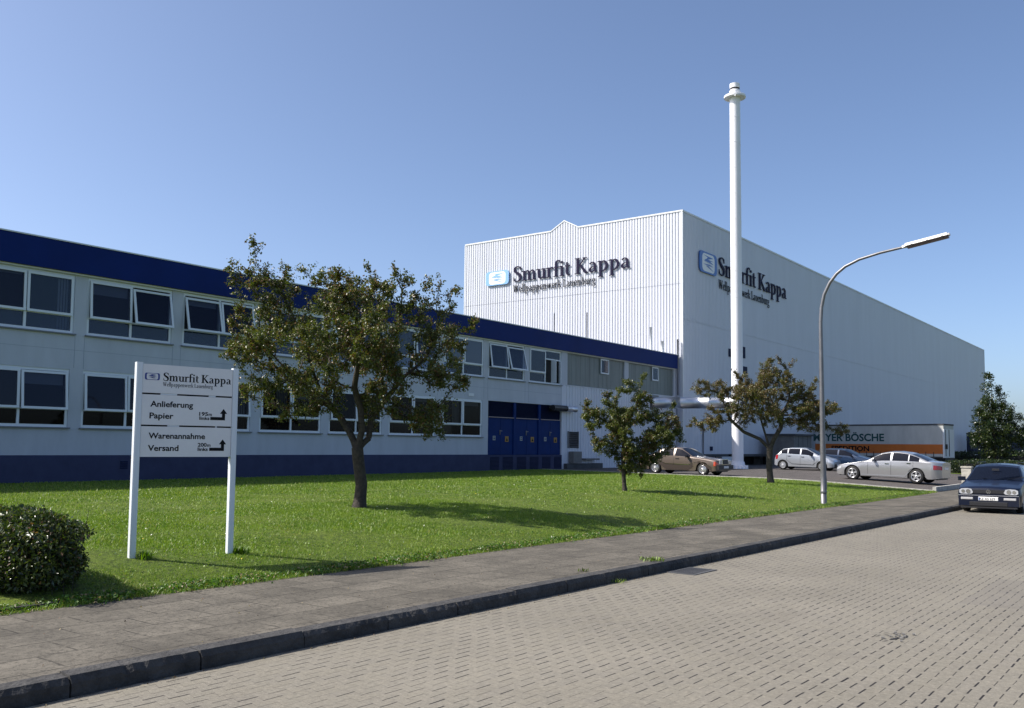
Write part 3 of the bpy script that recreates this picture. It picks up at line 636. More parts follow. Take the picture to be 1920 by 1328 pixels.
def sribs(z0, z1, y):
    xs_ = []; x = HX0+.1
    while x < HX1-.1: xs_ += [(x, y), (x+.15, y), (x+.165, y+.022), (x+.225, y+.022)]; x += .24
    xs_.append((HX1, y)); k = len(xs_)
    mb.add([(p[0], p[1], z0) for p in xs_]+[(p[0], p[1], z1) for p in xs_], [(i, i+1, k+i+1, k+i) for i in range(k-1)])
sribs(1.30, 10.72, HY0+.004); sribs(10.745, HZ-.02, HY0)
mb.box(HX0+.09, HX1, HY0+.03, HY0+.3, 1.3, HZ-.03); mb.box(HX1-.3, HX1, HY0+.31, HY1, .2, HZ-.03); mb.box(HX0+.31, HX1-.31, HY1-.3, HY1-.02, .2, HZ-.03)
mb.build('south_wall', M['rib_white'], hall)
mb = MB(HO); mb.box(HX0-.02, HX0+.085, HY0-.02, HY0+.11, .6, HZ)
mb.box(HX0-.035, HX0+.12, HY0-.035, 37.74, HZ+.0, HZ+.11); mb.box(HX0-.035, HX0+.12, 40.26, HY1+.03, HZ+.0, HZ+.11); mb.box(HX0-.02, HX0+.08, HY1-.005, HY1+.07, .4, HZ-.003)
for s0, s1, z0_, z1_ in ((37.75, 39.03, HZ+.03, HZ+.69), (39.03, 40.25, HZ+.69, HZ+.03)):
    mb.add([(HX0-.03, s0, z0_), (HX0-.03, s1, z1_), (HX0-.03, s1, z1_+.09), (HX0-.03, s0, z0_+.09), (HX0+.1, s0, z0_), (HX0+.1, s1, z1_), (HX0+.1, s1, z1_+.09), (HX0+.1, s0, z0_+.09)], [(0, 3, 2, 1), (3, 7, 6, 2), (0, 1, 5, 4), (4, 5, 6, 7)])
mb.box(HX0+.13, HX1+.03, HY0-.045, HY0+.12, HZ-.016, HZ+.105); mb.box(HX1-.1, HX1+.04, HY0-.04, HY0-.002, .6, HZ-.02)
mb.build('roof_edge', M['trim'], hall)
mb = MB(HO); mb.box(HX0+.32, HX1-.05, HY0+.13, HY1-.05, HZ-.3, HZ-.1); mb.build('roof', M['conc_dark'], hall)
mb = MB(HO); mb.box(HX0+.2, HX1-.4, HY0+.6, HY0+1.0, -.2, 1.28); mb.build('dock_recess', M['dark'], hall)
x = HX0+.02
while x < HX1-1: mb = MB(HO); mb.box(x, x+.55, HY0+.02, HY0+.58, -.2, 1.28); mb.build('dock_pier', M['concrete'], hall); x += 4.6
mb = MB(HO)
for a, b_ in ((60.2, 64.4), (67.3, 72)): mb.box(a, b_, HY0-.65, HY0-.003, 1.12, 1.29)
mb.build('dock_ledge', M['conc_dark'], hall)
mb = MB(HO); mb.box(64.9, 66.9, HY0+.1, HY0+.57, 0, 1.1); mb.build('dock_hatch', M['trim'], hall)
for (a, b_, c_, d_) in ((65.95, 66.5, 8.75, 9.35), (68.72, 69.1, 8.85, 9.75), (68.72, 69.45, 7.6, 8.2), (62.55, 62.95, 1.55, 1.85)):
    mb = MB(HO); mb.box(a, b_, HY0-.05, HY0-.002, c_, d_); mb.build('wall_vent', M['blue_dark'], hall)
mb = MB(HO); mb.tube([(61.3, HY0-.07, .6), (61.3, HY0-.07, 3.8)], .05, 8); mb.tube([(58.06, HY0+.3, 5.4), (58.06, HY0+.3, 9.3)], .06, 8); mb.build('downpipe', M['galv'], hall)
mb = MB(HO); mb.box(154.0, 156.6, HY0-.3, HY0-.005, 1.0, 4.6); mb.build('dock_shelter', M['blue_dark'], hall)
mb = MB(HO); mb.box(157.3, 159.4, HY0-.3, HY0-.005, .8, 4.5); mb.build('dock_frame', M['trim'], hall)

# lettering on the hall, each face a fascia mark of its own
def wall_mark(origin, ex, W_, cap, logo_w, logo_h, gap, sub_w, cols, label, logo_dz, sub_dz):
    ex = Vector(ex).normalized(); o = Vector(origin)
    root = thing('company_lettering', label, 'lettering', tuple(o), math.atan2(ex.y, ex.x))
    def bp(name, VF, m_, x, z, par):
        mb = MB(); mb.add([(v[0]+x, v[1], v[2]+z) for v in VF[0]], VF[1]); return mb.build(name, m_, par)
    a, b_, c_ = logo_geom(logo_w, logo_h, .09)
    lg = bp('emblem', a, cols[0], 0, logo_dz, root); bp('emblem_field', b_, M['logo_white'], 0, logo_dz, lg); bp('emblem_zigzag', c_, cols[0], 0, logo_dz, lg)
    bp('name_letters', serif_text('Smurfit Kappa', W_, cap, .05), M['navy_letter'], logo_w+gap, 0, root)
    bp('subtitle_letters', serif_text('Wellpappenwerk Lauenburg', sub_w, cap*.50, .03, .36), M['black'], logo_w+gap, sub_dz, root)
wall_mark((HX0-.055, 46.62, 14.84), (0, -1, 0), 10.75, 1.22, 2.35, 1.15, .38, 7.75, (M['logo_blue'],), 'dark raised company name with pale blue emblem on the sunlit west wall of the warehouse', -.10, -.86)
wall_mark((60.72, HY0-.055, 14.80), (1, 0, 0), 14.1, 1.38, 2.95, 1.55, .42, 10.1, (M['logo_mid'],), 'dark raised company name with mid blue emblem on the shaded wall behind the chimney', -.25, -1.06)

# ------------------------------------------------------------------ chimney and duct
CX, CY, CZ = 57.3, 24.6, .37
ch = thing('chimney', 'very tall slim white steel chimney with a ring platform near its top', 'chimney', (CX, CY, CZ))
mb = MB(); mb.lathe([(.375, .5), (.368, 8), (.36, 16), (.345, 24.9), (.345, 25.05)], n=40)
for k in range(13):
    z = 2.4+k*1.75; pts = [( .370*math.cos(a)-0, .370*math.sin(a), z+(R(290)-a)*.13) for a in np.linspace(R(110), R(290), 12)]
    mb.tube([(p[0]*(1-.005*k), p[1]*(1-.005*k), p[2]) for p in pts], .018, 4)
mb.build('shaft', M['chimney'], ch)
mb = MB(); mb.lathe([(.0, 0), (.68, 0), (.68, .05), (.50, .10), (.42, .50), (.0, .52)], n=32)
for k in range(16): a = 2*math.pi*k/16; mb.obox((.56*math.cos(a), .56*math.sin(a), .16), (.10*math.cos(a), .10*math.sin(a), 0), (-.012*math.sin(a), .012*math.cos(a), 0), (0, 0, .10))
mb.build('base_flange', M['chimney'], ch)
mb = MB(); mb.lathe([(.35, 24.93), (.70, 24.93), (.72, 24.95), (.72, 25.08), (.70, 25.10), (.35, 25.10)], n=40, smooth=False); 
mb.obox((-.64, -.3, 24.88), (.03, 0, 0), (0, .03, 0), (0, 0, .05)); mb.obox((.55, -.45, 25.16), (.03, 0, 0), (0, .03, 0), (0, 0, .05)); mb.build('ring_platform', M['chimney'], ch)
mb = MB(); mb.lathe([(.36, 25.1), (.37, 25.42), (.33, 25.44), (.31, 25.5), (.31, 25.62), (.335, 25.63), (.335, 25.92), (.0, 25.94)], n=32, smooth=False); mb.build('cap', M['chimney'], ch)
mb = MB(); d0 = Vector((54.86, FY+.05, 4.72)); d1 = Vector((CX, CY, 4.72)); dd = (d1-d0)
P = [d0+dd*t_k for t_k in (0, .33, .331, .66, .661, .95)]
mb.off = Vector(d0)
for ta, tb, rr_ in ((0, .33, .37), (.33, .66, .38), (.66, .95, .37)): mb.tube([d0+dd*ta, d0+dd*tb], rr_, 28)
for ta in (.33, .66): mb.tube([d0+dd*(ta-.004), d0+dd*(ta+.004)], .40, 28)
gp_ = MB(); gp_.lathe([(.315, 25.51), (.318, 25.52), (.318, 25.61), (.315, 25.62)], n=32); gp_.build('cap_gap', M['dark'], ch)
du = mb.build('flue_duct', M['silver'], None, label='shiny horizontal metal duct running from the office wall to the chimney', cat='duct'); du.location = d0
mb = MB(d0); mb.obox(d0+Vector((0.0, -.1, .42)), (.45, 0, 0), (0, .12, 0), (0, 0, .08)); mb.obox(d0+Vector((0, -.06, 0)), (.5, 0, 0), (0, .03, 0), (0, 0, .48)); mb.build('wall_collar', M['galv'], du)

# ------------------------------------------------------------------ loading annex, trailers
AO = (71.5, 26.0, .35)
an = thing('loading_annex', 'low flat-roofed grey loading annex against the warehouse behind the small silver hatchback', 'annex', AO)
mb = MB(AO); mb.box(71.5, 75.6, 26.0, 28.3, 0, 2.78)
mb.build('wall', M['concrete'], an)
mb = MB(AO); mb.box(71.35, 75.75, 25.85, 28.32, 2.785, 2.93); mb.build('roof', M['conc_dark'], an)
mb = MB(AO)
for x in (72.5, 73.5, 74.6): mb.box(x, x+.05, 25.985, 25.998, .3, 2.75)
mb.box(71.5, 75.6, 25.98, 25.997, .2, .42); mb.build('wall_strip', M['conc_dark'], an)
def trailer(loc, rz, L, H, W_, name_, label, mats, texts):
    """local: long side faces -y from x=0 to L, front corner at origin"""
    t_ = thing('semi_trailer', label, 'trailer', loc, rz)
    mb = MB(); mb.box(0, L, 0, W_, 1.25, H-.06); mb.build('tarpaulin_body', mats[0], t_)
    mb = MB(); mb.box(-.04, L+.04, -.03, W_+.03, H-.058, H+.06); mb.box(0, L, -.02, -.002, 1.15, 1.27)
    mb.build('roof_rail', M['conc_dark'], t_)
    mb = MB(); mb.box(.1, L-.1, .3, W_-.3, .95, 1.24); mb.build('chassis', M['plastic'], t_)
    for k in range(int(L/.62)): mb = MB(); x = .3+k*.62; mb.box(x, x+.05, -.03, -.004, 1.2, 1.65); mb.build('strap', M['plastic'], t_)
    for k in range(3):
        x = L-1.6-k*1.3 if L < 12.5 else L-2-k*1.35
        for yy in (.0, W_-.32):
            mb = MB(); mb.lathe([(0, 0), (.30, 0), (.48, .03), (.50, .1), (.50, .24), (.48, .32), (.0, .32)], (x, yy+.02, .50), 20, 'y'); wl = mb.build('wheel', M['tyre'], t_)
            mb = MB(); mb.lathe([(0, -.01), (.22, -.015), (.27, 0)], (x, yy+.02, .50), 16, 'y'); mb.build('rim', M['rim_grey'], wl)
    mb = MB(); mb.box(.2, .32, .4, .6, 0, 1.24); mb.box(.2, .32, W_-.6, W_-.4, 0, 1.24); mb.build('support_leg', M['galv'], t_)
    return t_
# local x runs from far (left, dock) end to near (right) end
p0 = Vector((83.2, 28.3, 0)); p1 = Vector((82.1, 17.3, 0)); L = (p1-p0).length
tr = trailer((p0.x, p0.y, -.05), math.atan2((p1-p0).y, (p1-p0).x), L, 3.93, 2.5, '', 'white tarpaulin trailer with an orange stripe and dark green lettering, docked at the warehouse', (M['tarp'],), None)
mb = MB(); mb.box(0, L, -.012, -.003, 1.50, 2.28); mb.build('orange_stripe', M['orange'], tr)
def txt_part(VF, x, z, m_, par, name='lettering', y=-.004):
    mb = MB(); mb.add([(v[0]+x, v[1]+y, v[2]+z) for v in VF[0]], VF[1]); return mb.build(name, m_, par)
SLAB = {}
txt_part(sans('MEYER BÖSCHE', .88, .004, .028, width=6.35), -.15, 2.55, M['green_ink'], tr)
txt_part(sans('SPEDITION', .60, .004, .02, width=3.4), 1.5, 1.68, M['black'], tr, y=-.016)
mb = MB(); mb.box(L-.06, L+.05, -.03, 2.53, 1.18, 3.55); mb.build('rear_door', M['trim'], tr)
mb = MB(); mb.box(L+.051, L+.09, 1.15, 1.2, 1.3, 3.5); mb.box(L+.051, L+.09, .3, .34, 1.3, 3.5); mb.box(L+.051, L+.16, .2, .5, 1.9, 2.3); mb.box(L+.051, L+.1, .05, 2.4, 1.0, 1.16); mb.build('door_bars', M['plastic'], tr)
q0 = Vector((146.5, 26.9, 0)); q1 = Vector((154, 14.5, 0)); 
tr2 = trailer((q0.x, q0.y, .3), math.atan2((q1-q0).y, (q1-q0).x), 13, 4.0, 2.5, '', 'dark navy trailer with pale letters ES behind the big tree at the right', (M['navy_tarp'],), None)
txt_part(sans('ES', 1.25, .004, .03), .25, 2.0, M['tarp'], tr2)
# ------------------------------------------------------------------ street lamp
LX, LY, LZ = 27.64, 9.17, .05
lamp = thing('street_lamp', 'tall curved grey street lamp leaning over the footway from the lawn edge', 'street lamp', (LX, LY, LZ))
path = [(0, 0, -.1), (0, 0, .9), (0, .005, 2.2), (0, .01, 4.5), (0, .01, 5.2), (0, -.02, 5.62), (0, -.10, 5.98), (0, -.26, 6.30), (0, -.46, 6.54), (0, -.70, 6.72), (0, -1.09, 6.88), (0, -1.66, 7.00), (0, -2.22, 7.075), (0, -2.30, 7.09)]
path = [tuple(c*1.058 for c in p) for p in path]
mb = MB(); mb.tube(path, [.085, .084, .075, .06, .055, .052, .050, .048, .046, .044, .042, .04, .038, .038], 18); mb.build('post', M['galv'], lamp)
mb = MB(); mb.box(-.03, .03, -.093, -.08, .45, .85); mb.lathe([(.09, .35), (.095, .36), (.095, .42), (.09, .43)], n=18); mb.build('access_door', M['galv'], lamp)
a = Vector((0, -2.22, 7.08))*1.058; d = Vector((0, -1.27, .20)).normalized(); n_ = Vector((0, -d.z, d.y))*-1
if n_.z < 0: n_ = -n_
def head(mb, s0, s1, w0, w1, h0, h1):
    P = []
    for s, ww in ((s0, w0), (s1, w1)):
        for (u_, h_) in ((-1, h0), (1, h0), (.72, h1), (-.72, h1)): P.append(a+d*s+Vector((ww*u_, 0, 0))+n_*h_)
    mb.add(P, [(0, 1, 2, 3), (7, 6, 5, 4), (0, 4, 5, 1), (1, 5, 6, 2), (2, 6, 7, 3), (3, 7, 4, 0)])
mb = MB(); head(mb, .02, .12, .05, .11, -.03, .04); head(mb, .121, 1.25, .11, .11, -.01, .075); head(mb, 1.251, 1.31, .11, .07, -.01, .05); mb.build('lamp_housing', M['lamp_head'], lamp)
mb = MB(); head(mb, .16, 1.27, .085, .085, -.012, -.08)
mb.build('lamp_cover', M['lamp_under'], lamp)
mb = MB()
for s in (.3, .72, 1.12): mb.obox(a+d*s+n_*-.02+Vector((.112, 0, 0)), d*.02, (.006, 0, 0), n_*.025); mb.obox(a+d*s+n_*-.02+Vector((-.112, 0, 0)), d*.02, (.006, 0, 0), n_*.025)
mb.build('clip', M['plastic'], lamp)

# ------------------------------------------------------------------ company sign on two posts
SO = (6.20, 10.45, .28); SA = R(-9.98)
sg = thing('company_sign', 'two-post white direction sign with company name and left-turn arrows on the lawn', 'sign', SO, SA)
zb0 = -SO[2]
for x0 in (-.008, 1.250):
    mb = MB(); b_ = .012
    mb.prism([(x0, -.045), (x0+b_, -.055), (x0+.076-b_, -.055), (x0+.076, -.045), (x0+.076, .02), (x0, .02)], 'z', -.4, 2.69-SO[2]); mb.build('post', M['sign_post'], sg)
def plate(z0, z1):
    mb = MB(); mb.prism([(.069, -.036), (.074, -.041), (1.243, -.041), (1.248, -.036), (1.248, .036), (.069, .036)], 'z', z0+zb0, z1+zb0); return mb.build('panel', M['sign'], sg)
pa, pb, pc = plate(2.318, 2.672), plate(1.925, 2.298), plate(1.53, 1.905)
for z0, z1, segs in ((2.300, 2.316, ((.30, .51), (.93, 1.02))), (1.907, 1.923, ((.40, .55), (1.03, 1.05)))):
    mb = MB(); mb.box(.072, 1.246, -.02, .02, z0+zb0-.001, z1+zb0+.001); mb.build('joint_rail', M['black'], sg)
    mb = MB()
    for s0, s1 in segs: mb.box(s0, s1, -.038, -.021, z0+zb0, z1+zb0)
    mb.build('joint_clip', M['sign_post'], sg)
def sp_(VF, x, z, m_, par, name='lettering', y=-.0415):
    mb = MB(); mb.add([(v[0]+x, v[1]+y, v[2]+z+zb0) for v in VF[0]], VF[1]); return mb.build(name, m_, par)
a_, b_, c_ = logo_geom(.185, .085, .002, .12)
sp_(a_, .095, 2.478, M['logo_deep'], pa, 'emblem'); sp_(b_, .095, 2.478, M['sign'], pa, 'emblem_field'); sp_(c_, .095, 2.478, M['logo_deep'], pa, 'emblem_zigzag')
sp_(serif_text('Smurfit Kappa', .905, .102, .0015, .54), .322, 2.475, M['black'], pa)
sp_(serif_text('Wellpappenwerk Lauenburg', .655, .050, .001, .46), .322, 2.408, M['black'], pa)
for (s, x, z, h, wd, bd, par) in (('Anlieferung', .175, 2.150, .10, .545, .0022, pb), ('Papier', .170, 2.005, .10, .30, .0022, pb), ('195', .805, 2.055, .066, .118, .0016, pb), ('m', .930, 2.055, .060, .045, .0012, pb), ('links', .808, 2.003, .060, .135, .0014, pb),
                              ('Warenannahme', .168, 1.757, .10, .725, .0022, pc), ('Versand', .165, 1.605, .10, .385, .0022, pc), ('200', .800, 1.660, .066, .118, .0016, pc), ('m', .925, 1.660, .060, .045, .0012, pc), ('links', .800, 1.607, .060, .135, .0014, pc)):
    sp_(sans(s, h, .0015, bd, width=wd), x, z, M['black'], par)
for z, par in ((2.003, pb), (1.607, pc)):
    poly = [(.955, z), (1.155, z), (1.155, z+.085), (1.182, z+.085), (1.133, z+.148), (1.085, z+.085), (1.113, z+.085), (1.113, z+.040), (.955, z+.040)]
    mb = MB(); mb.prism([(p[0], p[1]+zb0) for p in poly], 'y', -.0435, -.0412); mb.build('arrow', M['black'], par)

# ------------------------------------------------------------------ cars
def car(name, label, loc, heading, sp):
    """front at local x=-L/2 ... heading = world angle the nose points to"""
    L, W, H = sp['L'], sp['W'], sp['H']; wx = [sp['fo'], sp['fo']+sp['wb']]; wr = sp['wr']; ar = wr+.055
    root = thing(name, label, 'car', loc, heading+math.pi); root.rotation_euler[1] = sp.get('pitch', 0)
    tp = np.array(sp['top']); bp_ = np.array(sp['belt']); sill = sp['sill']
    top = lambda x: float(np.interp(x, tp[:, 0], tp[:, 1])); belt = lambda x: min(float(np.interp(x, bp_[:, 0], bp_[:, 1])), top(x)-.012)
    def half(x):
        h = W/2; f = sp.get('nose', .34)
        if x < f: h *= 1-sp.get('rf', .2)*(1-x/f)**2.0
        if x > L-f: h *= 1-sp.get('rr', .18)*(1-(L-x)/f)**2.0
        return h
    def zb(x):
        z = sill+.05*max(0, 1-x/.3)+.06*max(0, 1-(L-x)/.3)
        for c in wx:
            if abs(x-c) < ar: z = max(z, wr+math.sqrt(ar*ar-(x-c)**2))
        return z
    def S(x, t, s=1, off=0):
        hw = half(x); be = belt(x); te = top(x)-sp.get('crown', .03); te = max(te, be+.006); b0 = zb(x)
        if t <= 1:
            z = b0+(be-b0)*t; q = (z-sill)/(be-sill+1e-6); y = hw*(.955+.045*math.sin(min(1, q*1.15)*math.pi*.62)-.035*max(0, q-.62)/.38)
            return Vector((x, s*(y+off), z))
        y1 = hw*.965; yt = y1-.04*min(1, (te-be)/.06)-sp['tumble']*(te-be)
        if t <= 2:
            q = t-1; z = be+(te-be)*q; y = y1+(yt-y1)*q**1.25; return Vector((x, s*(y+off*.93), z+off*.3))
        q = t-2; z = te+(top(x)-te)*(1-(1-q)**2); return Vector((x-0, s*yt*(1-q), z+off))
    xs = set(np.round(np.linspace(0, L, 44), 4).tolist())|set(tp[:, 0].tolist())
    for c in wx:
        for a in np.linspace(0, math.pi, 15): xs.add(round(c+ar*math.cos(a)*.9999, 4))
    for e in (.02, .06, .12, L-.02, L-.06, L-.12): xs.add(e)
    xs = sorted(x for x in xs if 0 <= x <= L)
    ts = [0, .18, .4, .6, .8, .93, 1, 1.2, 1.45, 1.7, 1.88, 2, 2.12, 2.35, 2.65, 3]
    mb = MB(); mb.smooth = True; nt_ = len(ts)
    for s in (1, -1):
        vs = [S(x, t_, s) for x in xs for t_ in ts]; vs = [(v.x-L/2, v.y, v.z) for v in vs]
        fs = []
        for i in range(len(xs)-1):
            for j in range(nt_-1):
                q = (i*nt_+j, (i+1)*nt_+j, (i+1)*nt_+j+1, i*nt_+j+1); fs.append(q if s < 0 else q[::-1])
        mb.add(vs, fs)
    mb.smooth = False
    for x in (0, L):
        lp = [S(x, t_, 1) for t_ in ts]+[S(x, t_, -1) for t_ in ts[:-1][::-1]]; mb.add([(v.x-L/2, v.y, v.z) for v in lp], [tuple(range(len(lp)))])
    body = mb.build('body', sp['paint'], root)
    for p in body.data.polygons: pass
    mb = MB(); e = .16
    mb.box(-L/2+e, L/2-e, -W/2+.22, W/2-.22, sill-.03, sill+.5)
    for c in wx: mb.box(c-L/2-ar-.02, c-L/2+ar+.02, -W/2+.12, W/2-.12, sill+.2, wr*2+.06)
    mb.build('underbody', M['plastic'], root)
    def patch(name, m_, x0, x1, t0, t1, nx=8, nt2=4, off=.006, sides=(1, -1), par=None, sep=False, shear=0):
        mb = MB(); mb.smooth = True
        for s in sides:
            vs = []
            for i in range(nx+1):
                for j in range(nt2+1):
                    t_ = t0+(t1-t0)*j/nt2; x = x0+(x1-x0)*i/nx+shear*(j/nt2); v = S(min(max(x, .0), L), t_, s, off); vs.append((v.x-L/2, v.y, v.z))
            fs = [(i*(nt2+1)+j, (i+1)*(nt2+1)+j, (i+1)*(nt2+1)+j+1, i*(nt2+1)+j+1) for i in range(nx) for j in range(nt2)]
            mb.add(vs, fs if s < 0 else [f[::-1] for f in fs])
        return mb.build(name, m_, par or root)
    for s in (1, -1):
        for (x0, x1, *sh) in sp['side']: patch('side_window', M['car_glass'], x0, x1, 1.10, 1.90, nx=8, sides=(s,), shear=(sh[0] if sh else 0))
    patch('windscreen', M['car_glass'], sp['ws'][0], sp['ws'][1], 2.06, 3, nx=5, off=.008)
    patch('rear_window', M['car_glass'], sp['rw'][0], sp['rw'][1], 2.08, 3, nx=4, off=.008)
    for c in wx:
        for s in (1, -1):
            y0 = s*(W/2-.035); mb = MB(); wv = .19
            pr = [(wr*.62, 0), (wr*.90, .0), (wr*.985, .03), (wr, .06), (wr, wv-.05), (wr*.97, wv), (0, wv)]
            mb.lathe([(r_, -s*h_) for r_, h_ in pr], (c-L/2, y0, wr), 28, 'y'); wl = mb.build('wheel', M['tyre'], root)
            mb = MB(); ns = sp['spokes']; rr = wr*.66; yy = y0+s*.004
            mb.lathe([(rr, -s*.03), (rr, s*.008), (rr*.93, s*.012), (rr*.86, -s*.02)], (c-L/2, y0, wr), 28, 'y')
            if ns > 9: mb.lathe([(rr*.86, -s*.01), (rr*.5, s*.006), (0, s*.014)], (c-L/2, y0, wr), 28, 'y')
            for k in range(ns):
                a = 2*math.pi*k/ns+.3; ca, sa = math.cos(a), math.sin(a); wsp = rr*(.10 if ns > 9 else .17); r0, r1 = ((.60, .82) if ns > 9 else (.15, .93))
                if ns > 9:
                    continue
                mb.obox((c-L/2+rr*(r0+r1)/2*ca, yy-s*.004, wr+rr*(r0+r1)/2*sa), (rr*(r1-r0)/2*ca, 0, rr*(r1-r0)/2*sa), (0, .008, 0), (-wsp*sa, 0, wsp*ca))
            mb.lathe([(0, s*.022), (rr*.2, s*.018), (rr*.24, -s*.0)], (c-L/2, y0, wr), 16, 'y')
            rm = mb.build('rim', sp['rim'], wl)
            mb = MB(); mb.lathe([(rr*.86, -s*.028), (0, -s*.03)], (c-L/2, y0+(0 if ns <= 9 else -s*.004), wr), 24, 'y')
            if ns > 9:
                for k in range(ns):
                    a = 2*math.pi*k/ns; ca, sa = math.cos(a), math.sin(a); mb.obox((c-L/2+rr*.70*ca, yy+s*.004, wr+rr*.70*sa), (rr*.10*ca, 0, rr*.10*sa), (0, .006, 0), (-rr*.045*sa, 0, rr*.045*ca))
            mb.build('brake', M['dark'], wl)
    # door seams and handles
    mb = MB(); mb.smooth = False
    for s in (1, -1):
        for xd in sp['seams']:
            vs = [];
            for j in range(9): v = S(xd, .12+.86*j/8, s, .0025); vs += [(v.x-L/2-.006, v.y, v.z), (v.x-L/2+.006, v.y, v.z)]
            mb.add(vs, [(2*j, 2*j+1, 2*j+3, 2*j+2) for j in range(8)])
    mb.build('door_seam', M['plastic'], root)
    for s in (1, -1):
        for xh in sp['handles']:
            v = S(xh, .86, s, .012); mb = MB(); mb.box(v.x-L/2-.09, v.x-L/2+.09, v.y-.014, v.y+.014, v.z-.018, v.z+.018); mb.build('door_handle', sp.get('hmat', M['plastic']), root)
        xm = sp['mirror']; v = S(xm, 1.02, s, 0); mb = MB(); mb.obox((v.x-L/2, v.y+s*.12, v.z+.055), (.035, .02*s, 0), (-.02*s, .095, 0), (0, 0, .062)); mb.obox((v.x-L/2, v.y+s*.02, v.z+.02), (.03, 0, 0), (0, .03, 0), (0, 0, .02)); mb.build('door_mirror', sp.get('mmat', sp['paint']), root)
    for (nm, m_, x0, x1, t0, t1) in sp.get('patches', []): 
        for s in (1, -1):
            patch(nm, m_, x0, x1, t0, t1, off=.01, sides=((s,) if s else (1, -1)), nx=6)
    return root, S, L
def frontbox(root, name, m_, L, xf, y0, y1, z0, z1, dep=.03, par=None, mirror=False):
    out = None
    for s in ((1, -1) if mirror else (1,)):
        mb = MB(); a, b_ = sorted((s*y0, s*y1)); c = .012
        mb.add([(-L/2+xf, a, z0), (-L/2+xf, b_, z0), (-L/2+xf, b_, z1), (-L/2+xf, a, z1), (-L/2+xf-dep, a+c, z0+c), (-L/2+xf-dep, b_-c, z0+c), (-L/2+xf-dep, b_-c, z1-c), (-L/2+xf-dep, a+c, z1-c)],
               [(4, 7, 6, 5), (0, 4, 5, 1), (1, 5, 6, 2), (2, 6, 7, 3), (3, 7, 4, 0)]); out = mb.build(name, m_, par or root)
    return out

# brown 1980s saloon
spm = dict(pitch=-.012, L=4.42, W=1.68, H=1.38, wb=2.665, fo=.80, wr=.305, sill=.22, tumble=.36, spokes=15, rim=M['rim'], paint=M['brown'], crown=.035, nose=.16,
    top=[(0, .74), (.04, .79), (.5, .86), (1.25, .935), (1.40, .96), (2.02, 1.33), (2.3, 1.38), (2.9, 1.375), (3.15, 1.34), (3.72, .985), (3.8, .965), (4.36, .93), (4.42, .86)],
    belt=[(0, .62), (.1, .70), (1.2, .84), (2, .89), (3.6, .91), (4.3, .86), (4.42, .7)], side=[(1.50, 2.34), (2.44, 3.20), (3.24, 3.50)], ws=(1.40, 2.03), rw=(3.18, 3.71), seams=(1.38, 2.39, 3.30), handles=(2.20, 3.12), mirror=1.62, mmat=M['plastic'],
    patches=[('lower_cladding', M['brown_dark'], .32, 4.1, .03, .42), ('body_strip', M['chrome'], .35, 4.1, .44, .47), ('indicator', M['amber'], .01, .20, .52, .98), ('tail_light', M['red'], 4.18, 4.41, .50, .92)])
mloc = (42.75, 21.2, g(43, 21)+.0)
merc, S_, L_ = car('parked_car', 'brown 1980s four-door saloon with dark lower cladding parked by the chimney', mloc, R(-92), spm)
frontbox(merc, 'front_bumper', M['plastic'], L_, .06, -.80, .80, .30, .54, .13); frontbox(merc, 'rear_bumper', M['plastic'], L_, L_, -.80, .80, .32, .56, -.10)
frontbox(merc, 'grille', M['plastic'], L_, .0, -.27, .27, .56, .80, .035); frontbox(merc, 'grille_surround', M['chrome'], L_, .0, -.30, .30, .535, .83, .02)
frontbox(merc, 'headlight', M['lens'], L_, .0, .33, .66, .575, .755, .03, mirror=True)
frontbox(merc, 'number_plate', M['plate'], L_, -.07, -.26, .26, .37, .48, .01)

# long silver saloon
spb = dict(pitch=.028, rf=.30, rr=.34, L=4.92, W=1.88, H=1.49, wb=2.99, fo=.87, wr=.345, sill=.24, tumble=.34, spokes=5, rim=M['rim'], paint=M['silver_paint'], crown=.05, nose=.4,
    top=[(0, .62), (.05, .72), (.35, .80), (.9, .90), (1.42, .99), (1.6, 1.05), (2.22, 1.40), (2.6, 1.475), (3.0, 1.49), (3.4, 1.45), (3.8, 1.33), (4.35, 1.10), (4.5, 1.085), (4.93, 1.04), (5.03, .92)],
    belt=[(0, .56), (.4, .74), (1.4, .92), (2.5, .97), (3.9, 1.0), (4.5, 1.0), (4.9, .93), (5.03, .80)], side=[(1.86, 2.66), (2.76, 3.48), (3.53, 3.98)], ws=(1.55, 2.26), rw=(3.62, 4.33), seams=(1.62, 2.71, 3.72), handles=(2.52, 3.52), mirror=1.92,
    patches=[('headlight', M['lens'], .03, .34, .66, .96), ('tail_light', M['red'], 4.62, 5.0, .60, .88), ('lower_strip', M['silver_paint2'], 1.3, 3.75, .07, .14)])
spb['hmat'] = M['chrome']
bmw, S_, L_ = car('parked_car', 'long silver four-door saloon with five-spoke alloy wheels', (46.6, 12.15, g(46.6, 12.1)+.0), R(85), spb)
frontbox(bmw, 'grille', M['plastic'], L_, .02, .04, .26, .50, .66, .03, mirror=True); frontbox(bmw, 'number_plate', M['plate'], L_, .0, -.26, .26, .32, .43, .03)
frontbox(bmw, 'number_plate', M['plate'], L_, L_-.0, -.26, .26, .68, .79, -.02)
